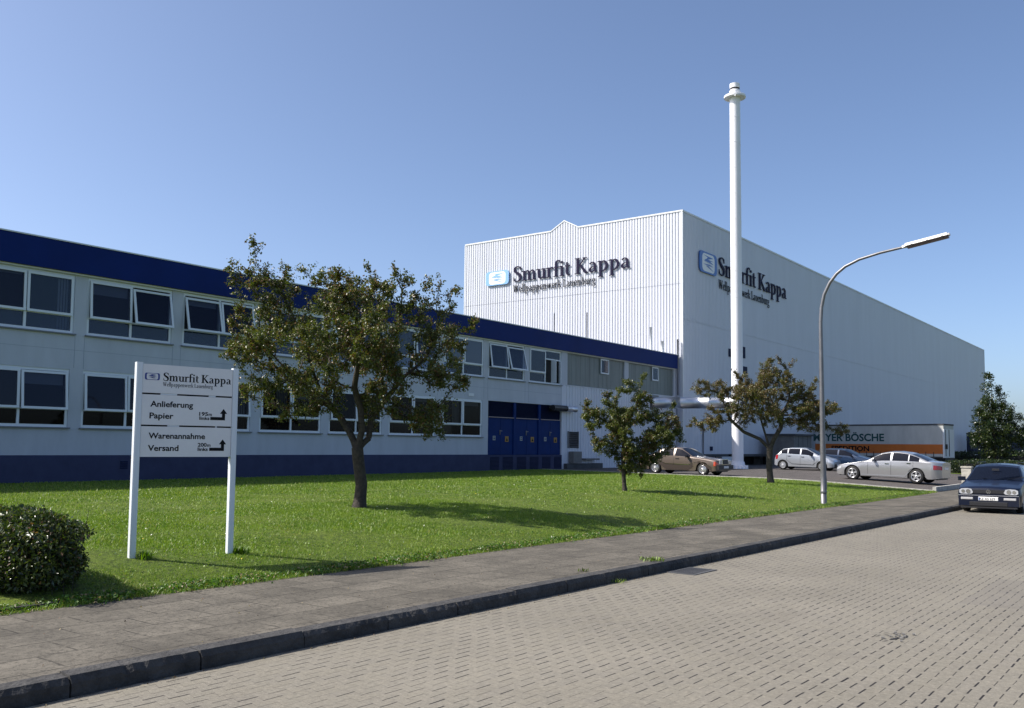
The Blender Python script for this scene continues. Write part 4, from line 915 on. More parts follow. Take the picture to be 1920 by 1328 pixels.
# small silver hatchback
spc = dict(pitch=-.02, L=3.82, W=1.65, H=1.44, wb=2.49, fo=.74, wr=.29, sill=.22, tumble=.33, spokes=12, rim=M['rim_grey'], paint=M['silver_paint2'], crown=.045, nose=.34,
    top=[(0, .60), (.06, .72), (.3, .82), (.85, .98), (1.0, 1.03), (1.72, 1.40), (2.1, 1.44), (2.8, 1.43), (3.25, 1.36), (3.62, 1.02), (3.74, .92), (3.82, .70)],
    belt=[(0, .55), (.3, .74), (.95, .90), (2, .945), (3.4, 1.0), (3.7, .9), (3.82, .66)], side=[(1.28, 2.05), (2.14, 2.88), (2.94, 3.36)], ws=(1.0, 1.74), rw=(3.28, 3.60), seams=(1.22, 2.10, 2.98), handles=(1.95, 2.82), mirror=1.42, mmat=M['plastic'],
    patches=[('headlight', M['lens'], .05, .34, .66, .98), ('tail_light', M['red'], 3.55, 3.72, .62, 1.0), ('side_moulding', M['plastic'], .95, 2.95, .20, .235)])
cor, S_, L_ = car('parked_car', 'small pale silver five-door hatchback in front of the loading annex', (58.6, 20.45, g(58, 20.6)), R(-90), spc)
frontbox(cor, 'front_bumper', M['plastic'], L_, .04, -.62, .62, .26, .46, .08); frontbox(cor, 'number_plate', M['plate'], L_, -.02, -.26, .26, .34, .45, .04)
spd = dict(spc); spd['L'] = 4.2; spd['top'] = [(x*4.2/3.82, z*.985) for x, z in spc['top']]; spd['belt'] = [(x*4.2/3.82, z) for x, z in spc['belt']]; spd['wb'] = 2.6; spd['paint'] = M['blue_paint']; spd['W'] = 1.72
spd['side'] = [(1.4, 2.25), (2.35, 3.15), (3.22, 3.7)]; spd['ws'] = (1.1, 1.9); spd['rw'] = (3.6, 3.95); spd['patches'] = [('headlight', M['lens'], .05, .36, .66, .98), ('tail_light', M['red'], 3.9, 4.1, .62, 1.0)]; spd['seams'] = (1.34, 2.3, 3.25); spd['handles'] = (2.15, 3.05); spd['spokes'] = 5; spd['rim'] = M['rim']
dk, S_, L_ = car('parked_car', 'dark blue hatchback half hidden between the small hatchback and the long silver saloon', (61.3, 18.9, g(60, 19)), R(-92), spd)
frontbox(dk, 'front_bumper', M['plastic'], L_, .04, -.62, .62, .26, .46, .08)
# dark blue estate facing the camera
spg = dict(L=4.34, W=1.695, H=1.43, wb=2.475, fo=.83, wr=.295, sill=.20, tumble=.42, spokes=7, rim=M['rim_grey'], paint=M['navy_paint'], crown=.05, nose=.24,
    top=[(0, .66), (.03, .73), (.12, .775), (.7, .87), (1.12, .935), (1.2, .95), (1.86, 1.33), (2.1, 1.40), (2.8, 1.43), (3.6, 1.40), (3.9, 1.34), (4.25, .98), (4.34, .8)],
    belt=[(0, .60), (.1, .69), (.6, .80), (1.2, .88), (2, .92), (4.1, .95), (4.34, .75)], side=[(1.46, 2.22), (2.31, 3.08), (3.16, 3.98)], ws=(1.20, 1.88), rw=(3.93, 4.22), seams=(1.32, 2.26, 3.12), handles=(2.08, 2.98), mirror=1.52, mmat=M['navy_paint'],
    patches=[('tail_light', M['red'], 4.1, 4.32, .6, .95), ('side_moulding', M['plastic'], .95, 3.6, .34, .39)])
gf, S_, L_ = car('parked_car', 'dark navy estate car facing the camera at the kerb with white number plate', (32.05, 5.20, -.097), R(182), spg)
fb = frontbox(gf, 'front_bumper', M['navy_paint'], L_, .03, -.80, .80, .20, .50, .09)
frontbox(gf, 'bumper_top', M['silver_paint'], L_, -.055, -.79, .79, .502, .522, .012)
frontbox(gf, 'air_intake', M['plastic'], L_, -.06, -.50, .50, .205, .33, .012); frontbox(gf, 'front_lip', M['plastic'], L_, -.02, -.74, .74, .14, .20, .09)
frontbox(gf, 'grille', M['plastic'], L_, .02, -.42, .42, .565, .68, .035)
for s in (1, -1):
    mb = MB(); o_ = [(.40, .60), (.44, .695), (.55, .715), (.70, .705), (.765, .67), (.77, .58), (.72, .548), (.52, .545), (.43, .56)]; n_o = len(o_)
    mb.add([(-L_/2+.03, s*y, z) for y, z in o_]+[(-L_/2-.03, s*(y*.985+.009), z*.97+.019) for y, z in o_], [tuple(range(n_o, 2*n_o))]+[(k, (k+1) % n_o, n_o+(k+1) % n_o, n_o+k) for k in range(n_o)]); mb.build('headlight', M['lens'], gf)
for s in (1, -1):
    for yy, rr_ in ((.53, .062), (.665, .05)):
        mb = MB(); 
        vs = [(-L_/2-.036, s*yy+rr_*math.cos(a), .625+rr_*math.sin(a)) for a in np.linspace(0, 2*math.pi, 16, endpoint=False)]; mb.add(vs, [tuple(range(16))]); 
        mb.build('reflector', M['chrome'], gf)
frontbox(gf, 'indicator', mat('clear_lens', (.42, .42, .42), .15, coat=1), L_, -.062, .40, .72, .385, .455, .012, mirror=True)
npl = frontbox(gf, 'number_plate', M['plate'], L_, -.062, -.26, .26, .365, .475, .012)
mb = MB(); vf = sans('RZ AS 629', .1, .002, .001, width=.41)
mb.add([(-L_/2-.0745-.0+v[1]*0-.001, .23-v[0], v[2]*.92+.385) for v in vf[0]], vf[1]); mb.build('plate_number', M['black'], npl)
mb = MB(); mb.box(-L_/2-.0775, -L_/2-.0745, .232, .252, .378, .462); mb.build('plate_strip', M['logo_mid'], npl)
em = MB(); 
def ring(mb, c, r0, r1, x, n=24):
    vs = [(x, c[0]+r*math.cos(2*math.pi*k/n), c[1]+r*math.sin(2*math.pi*k/n)) for r in (r0, r1) for k in range(n)]; mb.add(vs, [(k, (k+1) % n, n+(k+1) % n, n+k) for k in range(n)])
ring(em, (0, .622), .050, .060, -L_/2-.022)
def bar2(mb, p, q, w_, x):
    p, q = Vector(p), Vector(q); d_ = (q-p).normalized(); n_ = Vector((-d_.y, d_.x))*w_/2
    mb.add([(x, *(p+n_)), (x, *(q+n_)), (x, *(q-n_)), (x, *(p-n_))], [(0, 1, 2, 3)])
for s in (1, -1):
    bar2(em, (s*.024, .668), (0, .628), .010, -L_/2-.0225); bar2(em, (s*.046, .645), (s*.022, .580), .010, -L_/2-.0228); bar2(em, (s*.022, .580), (0, .618), .010, -L_/2-.0232)
em.build('badge', M['chrome'], gf)
for s in (1, -1):
    mb = MB(); mb.tube([(-.1, s*.56, 1.40), (-.05, s*.56, 1.455), (1.55, s*.56, 1.45), (1.6, s*.56, 1.38)], .014, 6); mb.build('roof_rail', M['plastic'], gf)
mb = MB(); mb.obox((-.62, 0, 1.245), (.012, 0, .004), (0, .10, 0), (0, 0, .028)); mb.build('rear_view_mirror', M['plastic'], gf)
for y0, a_ in ((.30, .25), (-.35, .3)):
    mb = MB(); mb.tube([(-.98, y0, .968), (-.72, y0-.48*.9, 1.03)], .008, 5); mb.build('wiper', M['plastic'], gf)

# ------------------------------------------------------------------ small street things
cab = thing('cable_cabinet', 'weathered pale concrete utility post behind the dark estate car', 'utility post', (46.3, 8.8, .04))
mb = MB(); mb.box(-.2, .2, -.2, .2, 0, .90); mb.build('shaft', mat('pale_concrete', (.40, .38, .33), .9, var=.25, vscale=5), cab)
mb = MB(); mb.box(-.23, .23, -.23, .23, .903, .97); mb.build('cap', bpy.data.materials['pale_concrete'], cab)
dr = thing('drain_cover', 'flat dark gully cover set in the road by the kerb', 'drain cover', (12.02, 5.86, -.026))
mb = MB(); mb.box(-.36, .36, -.22, .22, -.02, .006); mb.build('frame', M['conc_dark'], dr)
mb = MB()
for k in range(7): mb.box(-.30+k*.09, -.26+k*.09, -.17, .17, .0063, .009)
mb.build('slots', M['plastic'], dr)
# ------------------------------------------------------------------ vegetation
RT = np.array([.602, -.799, 0]); FWD = np.array([.799, .602, 0])     # along / across directions used to shape the crowns
def leaves(P, rng, size, jitter, up_bias=.4, aspect=.55, fold=.25):
    """diamond leaves of 2 tris at points P"""
    n = len(P); C = P+rng.normal(0, jitter, (n, 3)); d = rng.normal(0, 1, (n, 3)); d[:, 2] -= .25; d /= np.linalg.norm(d, axis=1)[:, None]
    nn = rng.normal(0, 1, (n, 3)); nn[:, 2] += up_bias*2; s = np.cross(d, nn); s /= np.linalg.norm(s, axis=1)[:, None]+1e-9; nv = np.cross(s, d)
    L = size*rng.uniform(.6, 1.35, (n, 1)); a = C-d*L/2; b = C+d*L/2; m1 = C+s*L*aspect/2+nv*L*fold*.4; m2 = C-s*L*aspect/2+nv*L*fold*.4
    V = np.stack([a, m1, b, m2], 1).reshape(-1, 3); I = np.arange(n)[:, None]*4
    F = np.concatenate([I+[0, 1, 2], I+[0, 2, 3]], 1).reshape(-1, 3); return V, F
def grow(base, trunk, blobs, seed, natt, step=.13, kill=.26, infl=1.3, iters=70, drop=0):
    """space colonisation: trunk = polylines of points, blobs = (u, v, z, ru, rv, rz) in the tree's own frame"""
    rng = np.random.default_rng(seed); base = np.array(base, float)
    vol = np.array([b[3]*b[4]*b[5] for b in blobs])**.8; pick = rng.choice(len(blobs), natt, p=vol/vol.sum()); A = []
    for k in pick:
        b = blobs[k]; q = rng.normal(0, 1, 3); q /= np.linalg.norm(q); q *= rng.uniform(.15, 1)**(1/2.2)
        A.append(base+RT*(b[0]+q[0]*b[3])+FWD*(b[1]+q[1]*b[4])+np.array([0, 0, b[2]+q[2]*b[5]]))
    A = np.array(A); N = []; par = []
    for pl in trunk:
        st = pl[0]; prev = None if pl[1] is None else NAMES['a']
        for p in pl[2:]:
            q = base+RT*p[0]+FWD*p[1]+np.array([0, 0, p[2]])
            if prev is None: N.append(q); par.append(-1); prev = 0; continue
            o = N[prev]; k = max(1, int(np.linalg.norm(q-o)/step))
            for i in range(k): N.append(o+(q-o)*(i+1)/k); par.append(prev); prev = len(N)-1
        NAMES[st] = prev
    alive = np.ones(len(A), bool)
    for it in range(iters):
        NN = np.array(N); a = A[alive]
        if not len(a): break
        D = np.linalg.norm(a[:, None]-NN[None], axis=2); near = D.argmin(1); dm = D.min(1); inf = dm < infl+it*.02
        if not inf.any(): break
        acc = {}
        for i in np.where(inf)[0]: acc.setdefault(near[i], []).append((a[i]-NN[near[i]])/(dm[i]+1e-9))
        added = 0
        for k, v in acc.items():
            dv = np.sum(v, 0)+rng.normal(0, .25, 3); l = np.linalg.norm(dv)
            if l < 1e-6: continue
            q = NN[k]+dv/l*step
            N.append(q); par.append(k); added += 1
        NN = np.array(N); idx = np.where(alive)[0]; D = np.linalg.norm(A[idx][:, None]-NN[None, -added:], axis=2).min(1); alive[idx[D < kill]] = False
        if len(N) > 5200: break
    return np.array(N), np.array(par), rng
def clumps(env, n, rr, seed):
    rng = np.random.default_rng(seed+100); vol = np.array([b[3]*b[4]*b[5] for b in env])**.75; out = []
    for k in rng.choice(len(env), n, p=vol/vol.sum()):
        b = env[k]; q = rng.normal(0, 1, 3); q /= np.linalg.norm(q); q *= rng.uniform(.1, 1)**(1/2.6); c = rng.uniform(*rr); m = min(1, max(b[3], b[5])/c)
        c *= m; out.append((b[0]+q[0]*max(0, b[3]-c*.5), b[1]+q[1]*max(0, b[4]-c*.5), b[2]+q[2]*max(0, b[5]-c*.4), c, c, c*.75))
    return out
NAMES = {}
def tubes(N, par, rad, min_r, nseg=5):
    """all twigs as tapered tubes"""
    ch = [i for i in range(len(N)) if par[i] >= 0]; V = []; F = []
    for i in ch:
        a, b = N[par[i]], N[i]; d = b-a; l = np.linalg.norm(d)
        if l < 1e-6: continue
        d /= l; r = np.array([0, 0, 1.]) if abs(d[2]) < .9 else np.array([1., 0, 0]); s = np.cross(d, r); s /= np.linalg.norm(s); t2 = np.cross(d, s)
        ra, rb = max(rad[par[i]], min_r), max(rad[i], min_r); ra = min(ra, rb*1.35+.004); k = 9 if rb > .04 else (4 if rb < .012 else nseg); n0 = len(V)
        ext = rb*.3
        for j in range(k):
            ang = 2*math.pi*j/k; o = s*math.cos(ang)+t2*math.sin(ang); V.append(a+o*ra-d*ext*.3)
        for j in range(k):
            ang = 2*math.pi*j/k; o = s*math.cos(ang)+t2*math.sin(ang); V.append(b+o*rb+d*ext*.5)
        for j in range(k): F.append((n0+j, n0+(j+1) % k, n0+k+(j+1) % k, n0+k+j))
    return np.array(V), np.array(F)
def tree(label, base, trunk, blobs, seed, natt, nleaf, lsize, r0, mats, probs, step=.13, kill=.26, tip=.005, jit=.05, group=None, bark='bark', expo=2.25, maxr=.03, cat='tree', clump=True, infl=1.3, sc=1., ncl=0, rcl=(.28, .5), shoots=()):
    trunk = [tuple(list(pl[:2])+[tuple(c*sc for c in p) for p in pl[2:]]) for pl in trunk]; blobs = [tuple(c*sc for c in b) for b in blobs]
    if ncl: blobs = clumps(blobs, ncl, rcl, seed)
    for (u_, z_, l_) in shoots:
        blobs = blobs+[(u_*sc+(i/3)*l_*.25*np.sign(u_+.01), 0, z_*sc+l_*i/3, .05, .05, .07) for i in range(4)]*4
    N, par, rng = grow(base, trunk, blobs, seed, natt, step, kill, infl)
    n = len(N); area = np.zeros(n); nch = np.zeros(n, int)
    for i in range(n):
        if par[i] >= 0: nch[par[i]] += 1
    area[nch == 0] = tip**expo
    for i in range(n-1, -1, -1):
        if par[i] >= 0: area[par[i]] += area[i]
    rad = area**(1/expo); sc = r0/rad[0]
    h = np.clip((rad/rad[0]), 0, 1); rad = rad*(1+(sc-1)*h**.5); z0 = N[0][2]; rad *= 1+.35*np.exp(-(N[:, 2]-z0)/.12)*(h > .5)
    root = thing('tree', label, cat, tuple(base), 0, group); B = np.array(base)
    V, F = tubes(N, par, rad, .0035*lsize/.055)
    raw('trunk', V-B, F, [M[bark]], parent=root, smooth=True)
    cand = np.where(rad < maxr)[0]; tips = np.where(nch == 0)[0]
    w_ = np.ones(len(cand)); w_[np.isin(cand, tips)] = 3
    cen = N[cand].mean(0); per_ = 3; a0 = np.repeat(N[cand], per_, 0); prj = np.repeat(N[cand]-N[np.maximum(par[cand], 0)], per_, 0); prj /= np.linalg.norm(prj, axis=1)[:, None]+1e-6
    out_ = a0-cen; out_ /= np.linalg.norm(out_, axis=1)[:, None]+1e-6; dr_ = prj*.7+out_*.35+rng.normal(0, .62, a0.shape)+np.array([0, 0, .12]); dr_ /= np.linalg.norm(dr_, axis=1)[:, None]
    ln = step*rng.uniform(.6, 2.1, (len(a0), 1)); a1 = a0+dr_*ln; sdv = np.cross(dr_, rng.normal(0, 1, dr_.shape)); sdv /= np.linalg.norm(sdv, axis=1)[:, None]+1e-6; tw = .0024*lsize/.055
    s2 = np.cross(dr_, sdv); VT = np.stack([a0+sdv*tw, a0-sdv*tw*.5+s2*tw*.8, a0-sdv*tw*.5-s2*tw*.8, a1], 1).reshape(-1, 3); IT = np.arange(len(a0))[:, None]*4
    raw('twigs', VT-B, np.concatenate([IT+[0, 1, 3], IT+[1, 2, 3], IT+[2, 0, 3]], 1).reshape(-1, 3), [M[bark]], parent=root)
    w3 = np.repeat(w_, per_)*rng.uniform(.1, 1.8, len(a0)); k3 = rng.choice(len(a0), nleaf, p=w3/w3.sum()); P = a0[k3]+dr_[k3]*ln[k3]*rng.uniform(.25, 1.08, (nleaf, 1))
    # along the twig
    V, F = leaves(P, rng, lsize, jit)
    # leaves of one clump share a tone
    cell = np.floor(P/.45).astype(int); hsh = (cell[:, 0]*73856093 ^ cell[:, 1]*19349663 ^ cell[:, 2]*83492791) % 997/997.
    u = np.clip(hsh*.45+rng.uniform(0, 1, len(P))*.55, 0, .9999); cs = np.cumsum(probs)/sum(probs); mi = np.repeat(np.searchsorted(np.array([np.quantile(u, c) for c in cs[:-1]]), u), 2)
    raw('crown', V-B, F, [M[k] for k in mats], mi, parent=root)
    return root
T1 = (12.91, 13.51, g(12.91, 13.51)-.02)
tree('broad leafy tree with a forked trunk in front of the office windows', T1,
  [('a', None, (0, 0, 0), (.03, .02, .45), (-.04, .0, .95), (-.06, .0, 1.15)), ('b', 9, (-.22, .05, 1.45), (-.42, .1, 1.75), (-.62, .2, 1.95)), ('c', 9, (.03, -.05, 1.5), (.0, -.1, 1.9), (-.1, -.25, 2.3)), ('d', 8, (.14, .08, 1.35), (.18, .1, 1.75), (.5, .2, 2.2))],
  [(-.42, 0, 3.1, 2.0, 1.7, 1.15), (-1.7, .1, 3.9, .75, .7, .75), (-2.1, 0, 4.45, .35, .3, .30), (-2.10, .1, 4.75, .15, .15, .3), (-2.25, 0, 3.15, .5, .6, .75), (1.35, .1, 3.0, .75, .9, .95), (1.15, 0, 3.95, .6, .5, .5), (.2, .1, 4.0, .7, .7, .5), (.85, 0, 4.35, .12, .12, .35), (-.5, -.1, 4.05, .8, .6, .45), (1.35, .2, 1.75, .45, .45, .35), (-1.2, 0, 2.0, .75, .7, .45), (-.85, -.1, 1.45, .18, .2, .3), (.5, -.2, 2.1, .7, .6, .4), (1.65, 0, 2.7, .28, .4, .5), (-1.9, 0, 2.3, .5, .5, .45), (-1.5, .1, 1.8, .4, .4, .3)],
  11, 2000, 80000, .055, .118, ['leafA', 'leafB', 'leafC', 'leafF'], [.42, .32, .14, .12], jit=.034, kill=.19, sc=1.04, ncl=70, rcl=(.26, .52), shoots=((-2.35, 4.3, .35), (-2.1, 4.7, .4), (-2.55, 4.4, .25), (-1.45, 4.3, .4), (-.75, 4.25, .3), (.1, 4.35, .3), (.5, 4.3, .35), (.85, 4.4, .5), (1.3, 4.2, .35), (1.7, 3.9, .35), (2.0, 3.3, .3), (-2.5, 3.3, .3), (1.2, 4.3, .25), (-1.1, 4.3, .3)))
T2 = (23.45, 13.54, g(23.45, 13.54)-.02)
tree('small young leafy tree with a slim straight trunk, the middle of the three lawn trees', T2,
  [('a', None, (0, 0, 0), (-.03, 0, .35), (-.04, 0, .6), (-.06, 0, 1.0), (-.02, 0, 1.5))],
  [(-.05, 0, 1.55, 1.0, .9, .75), (.0, 0, 2.2, .75, .6, .6), (.85, 0, 1.6, .7, .55, .5), (1.2, 0, 2.0, .35, .3, .35), (-.85, .0, 2.1, .45, .4, .35), (-.75, 0, 1.2, .5, .4, .35), (.45, 0, 2.75, .14, .14, .5), (.1, 0, 2.7, .2, .2, .3), (.35, 0, .85, .5, .4, .3), (1.2, 0, 1.45, .4, .3, .2), (1.2, 0, 1.75, .55, .4, .4), (1.45, 0, 1.65, .3, .3, .2), (.65, 0, .95, .35, .35, .3), (.3, 0, .75, .3, .3, .2)],
  21, 1250, 50000, .054, .060, ['leafA', 'leafB', 'leafF', 'leafC'], [.40, .33, .17, .10], step=.10, kill=.17, jit=.032, sc=1.04, ncl=54, rcl=(.2, .38), shoots=((.45, 3.0, .3), (.05, 2.9, .2), (1.35, 2.2, .2), (-1.0, 2.3, .2)))
T3 = (36.15, 14.12, g(36.15, 14.12)-.02)
tree('thin-leaved brownish spreading tree near the car park edge', T3,
  [('a', None, (0, 0, 0), (-.05, 0, .6), (-.02, 0, 1.25)), ('b', 9, (-.35, .1, 1.6), (-.9, .2, 1.85), (-1.4, .2, 2.3)), ('c', 9, (.1, -.1, 1.6), (.35, -.1, 2.0), (.45, 0, 2.6)), ('d', 8, (-.1, .1, 1.6), (-.25, .2, 2.2))],
  [(.15, 0, 3.0, 1.7, 1.5, 1.05), (-1.3, 0, 2.5, .95, .9, .6), (-2.25, 0, 2.2, .6, .5, .4), (-2.0, 0, 3.3, .7, .5, .4), (1.6, 0, 2.5, .95, .8, .65), (.3, 0, 3.9, .8, .6, .55), (2.2, 0, 2.0, .6, .4, .25), (-1.9, 0, 1.75, .6, .4, .22), (-.8, 0, 3.4, .7, .7, .5)],
  31, 2100, 76000, .057, .125, ['leafD', 'leafB', 'leafC', 'leafA'], [.42, .28, .12, .18], step=.13, kill=.20, bark='bark2', tip=.0055, jit=.034, sc=1.12, ncl=112, rcl=(.22, .44), shoots=((-2.6, 3.2, .3), (-2.3, 3.5, .3), (-1.2, 3.8, .3), (.3, 4.3, .2), (.9, 4.2, .2), (1.6, 3.6, .2), (2.3, 2.6, .2), (-.3, 4.1, .25)))
T4 = (88.5, 14.6, .25)
tree('tall dark conical tree at the far right beyond the parked cars', T4,
  [('a', None, (0, 0, 0), (0, 0, 2.0), (-.1, 0, 4.5), (-.1, 0, 7))],
  [(.2, 0, 2.9, 2.2, 2.0, 2.0), (.0, 0, 4.8, 1.6, 1.5, 1.4), (-.1, 0, 6.2, .85, .8, 1.0), (-.3, 0, 7.5, .35, .35, .9), (.6, 0, 6.6, .25, .25, .6), (-1.3, 0, 3.6, .6, .6, .6), (1.8, 0, 3.0, 1.2, 1.0, 1.5)],
  41, 800, 20000, .16, .16, ['leafE', 'leafA'], [.75, .25], step=.30, kill=.55, tip=.009, jit=.14, infl=2.6)
T5 = (92.5, 11.2, .25)
tree('second dark tree cut off by the right edge of the photo', T5,
  [('a', None, (0, 0, 0), (0, 0, 2.5), (0, 0, 5))],
  [(.5, 0, 3.2, 2.0, 2.0, 2.2), (.8, 0, 5.2, 1.5, 1.4, 1.5)],
  43, 450, 8000, .14, .15, ['leafE', 'leafA'], [.75, .25], step=.30, kill=.55, tip=.009, jit=.14, infl=2.6)

def hedge(name, label, x0, x1, y0, y1, z0f, h, n, ls, seed, mats, probs, corner=.22, cat='hedge', rz=0):
    rng = np.random.default_rng(seed); lx, ly = x1-x0, y1-y0; loc = ((x0+x1)/2, (y0+y1)/2, z0f)
    root = thing(name, label, cat, loc, rz)
    # points in a shell of the rounded block
    q = rng.uniform(-1, 1, (n*3, 3)); m = np.abs(q); r = (m**3.6).sum(1)**(1/3.6); q = q/r[:, None]*rng.uniform(.70, 1.03, (len(q), 1)); q = q[rng.random(len(q)) < .999][:n]
    lump = 1+.05*np.sin(q[:, 0]*lx*3.3+q[:, 2]*2)*np.sin(q[:, 1]*ly*2.7+1)+.03*np.sin(q[:, 2]*9+q[:, 0]*5)
    P = np.stack([q[:, 0]*lx/2, q[:, 1]*ly/2, (q[:, 2]*.5+.5)*h], -1)*lump[:, None]; P[:, 2] = np.maximum(P[:, 2], .02)
    V, F = leaves(P, rng, ls, ls*.25, up_bias=.5, aspect=.5)
    u = rng.random(len(P)); cs = np.cumsum(probs)/sum(probs); mi = np.repeat(np.searchsorted(cs[:-1], u), 2)
    raw('foliage', V, F, [M[k] for k in mats], mi, parent=root)
    mb = MB(); mb.box(-lx/2*.55, lx/2*.55, -ly/2*.78, ly/2*.75, .05, h*.70); mb.build('shade_core', M['dark'], root)  # dark box paints the shade deep inside the foliage
    rs = np.random.default_rng(seed+1); V = []; F = []
    for k in range(int(40*lx*min(ly, 3))):
        p = np.array([rs.uniform(-.45, .45)*lx, rs.uniform(-.48, .48)*ly, 0]); p2 = p+np.array([rs.normal(0, .08), rs.normal(0, .08), h*rs.uniform(.7, 1.04)]); s = np.array([.004, 0, 0]); t2 = np.array([0, .004, 0]); n0 = len(V)
        V += [p-s, p+s, p+t2, p2-s*.5, p2+s*.5, p2+t2*.5]; F += [(n0, n0+1, n0+4, n0+3), (n0+1, n0+2, n0+5, n0+4), (n0+2, n0, n0+3, n0+5)]
    raw('stem', np.array(V), np.array(F), [M['bark']], parent=root); return root
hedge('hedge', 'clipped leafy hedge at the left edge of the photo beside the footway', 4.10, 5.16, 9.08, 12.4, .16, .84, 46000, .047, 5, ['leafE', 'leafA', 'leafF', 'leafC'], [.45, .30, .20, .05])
hedge('hedge', 'low dark hedge across the far side of the car park behind the long silver saloon', 64, 70, 10.2, 12.2, .2, .95, 9000, .10, 6, ['leafE', 'leafA'], [.85, .15], rz=R(-70))
hedge('hedge', 'distant dark hedge beside the orange-striped trailer', 98, 118, 13.4, 15.4, .25, 1.5, 9000, .20, 8, ['leafE'], [1], rz=R(-60))

# grass blades over the lawn
def grass(name, n, seed, xr, yr, hmul, thin, mats, probs, wid=.0035):
    rng = np.random.default_rng(seed); out = []
    X = rng.uniform(*xr, n); Y = rng.uniform(*yr, n)
    keep = (X < EDGE(Y)-.03) & ~((X > 4.2) & (X < 5.1) & (Y > 9.2) & (Y < 13.1)); X, Y = X[keep], Y[keep]
    Z = G(X, Y)-.01; n = len(X); dist = np.hypot(X, Y)
    patch = .5+.22*np.sin(X*.9+np.sin(Y*.7)*2)*np.sin(Y*1.1+np.sin(X*.5)*2)+.16*np.sin(X*2.7+Y*1.3+np.sin(Y*3.1))+.14*np.sin(Y*4.3-X*3.7+np.sin(X*5.))
    h = hmul*rng.uniform(.5, 1.3, n)*(.75+.5*patch)*(1+np.clip(dist/60, 0, 1)*.2); wd = wid*(1+dist*thin)*rng.uniform(.7, 1.3, n)
    a = rng.uniform(0, 2*np.pi, n); lean = rng.uniform(.1, .9, n)*h; b = rng.uniform(0, 2*np.pi, n)
    p = np.stack([X, Y, Z], -1); s = np.stack([np.cos(a)*wd, np.sin(a)*wd, 0*a], -1); t_ = np.stack([np.cos(b)*lean, np.sin(b)*lean, h], -1)
    V = np.stack([p-s, p+s, p+t_], 1).reshape(-1, 3); F = np.arange(3*n).reshape(-1, 3)
    u = np.clip(.5*patch+rng.uniform(0, .6, n)-.05, 0, .999); cs = np.cumsum(probs)/sum(probs); mi = np.searchsorted(cs[:-1], u)
    return V, F, mi
Vs, Fs, Ms = [], [], []; off = 0
for args in ((230000, 1, (2.5, 16), (8.72, 15), .034, .05), (190000, 2, (5, 41), (8.8, 22), .040, .06), (110000, 3, (7, 42), (19, 29.3), .050, .06), (14000, 4, (3, 40), (8.70, 8.95), .045, .04), (6000, 5, (1, 40), (8.76, 8.92), .06, .05)):
    V, F, mi = grass('g', *args, ['gr1', 'gr2', 'gr3', 'gr4'], [.36, .26, .28, .10]); Vs.append(V); Fs.append(F+off); Ms.append(mi); off += len(V)
gr = raw('grass', np.concatenate(Vs), np.concatenate(Fs), [M['gr1'], M['gr2'], M['gr3'], M['gr4']], np.concatenate(Ms)); gr['kind'] = 'stuff'; gr['label'] = 'short mown grass covering the lawn mound'
# tufts, clover, daisies and dandelions
rng = np.random.default_rng(9); n = 420; X = rng.uniform(5, 30, n); Y = rng.uniform(9, 20, n); P = np.stack([X, Y, G(X, Y)+.055], -1); V, F = leaves(P, rng, .022, 0, up_bias=4, aspect=1)
fl = raw('small_flowers', V, F, [M['flower'], M['petal']], np.repeat((rng.random(n) < .65).astype(int), 2)); fl['kind'] = 'stuff'
rng = np.random.default_rng(19); n = 26000; X = rng.uniform(3, 26, n); Y = rng.uniform(8.9, 19, n); k_ = (np.sin(X*2.1+np.sin(Y*3))*np.sin(Y*2.6+X) > .1) & (X < EDGE(Y)-.1); X, Y = X[k_], Y[k_]
P = np.stack([X, Y, G(X, Y)+.022], -1); V, F = leaves(P, rng, .024, .004, up_bias=2.5, aspect=1)
cl = raw('clover', V, F, [M['clover'], M['gr1']], np.repeat((rng.random(len(X)) < .4).astype(int), 2)); cl['kind'] = 'stuff'
def tuft(name, label, x, y, z, n, h, spread, mats, seed, cat='weed', broad=.012):
    rng = np.random.default_rng(seed); a = rng.uniform(0, 2*np.pi, n); r = rng.uniform(0, spread, n); P = np.stack([np.cos(a)*r, np.sin(a)*r, 0*a], -1)
    b = rng.uniform(0, 2*np.pi, n); hh = h*rng.uniform(.5, 1.2, n); l = hh*rng.uniform(.3, 1.1, n); t_ = np.stack([np.cos(b)*l, np.sin(b)*l, hh], -1); s = np.stack([-np.sin(b), np.cos(b), 0*b], -1)*broad/2
    mid = P+t_*.55+np.array([0, 0, 1])*hh[:, None]*.12
    V = np.stack([P-s*.5, P+s*.5, mid+s, P+t_, mid-s], 1).reshape(-1, 3); I = np.arange(n)[:, None]*5; F = np.concatenate([I+[0, 1, 2], I+[0, 2, 4], I+[4, 2, 3]], 1).reshape(-1, 3)
    o = raw(name, V, F, [M[k] for k in mats], np.repeat(rng.integers(0, len(mats), n), 3)); o.location = (x, y, z); return tag(o, label, cat)
tuft('grass_tuft', 'dark grass tuft at the foot of the right sign post', 7.60, 10.16, g(7.6, 10.16)-.01, 160, .10, .13, ['gr3', 'gr1'], 1, 'tuft')
tuft('grass_tuft', 'dark grass tuft at the foot of the left sign post', 6.34, 10.34, g(6.3, 10.34)-.01, 150, .11, .11, ['gr3', 'gr1'], 2, 'tuft')
tuft('kerb_weed', 'bright green weed growing at the back of the kerb', 11.75, 6.34, .107, 130, .05, .20, ['leafF', 'gr1'], 3)
tuft('kerb_weed', 'small weed at the road side foot of the kerb left of the drain cover', 10.35, 6.07, -.023, 50, .05, .12, ['gr1', 'gr2'], 4, broad=.006)
tuft('kerb_weed', 'tiny sprig on the footway slabs short of the kerb weed', 10.1, 6.45, .112, 25, .04, .08, ['leafF'], 5)
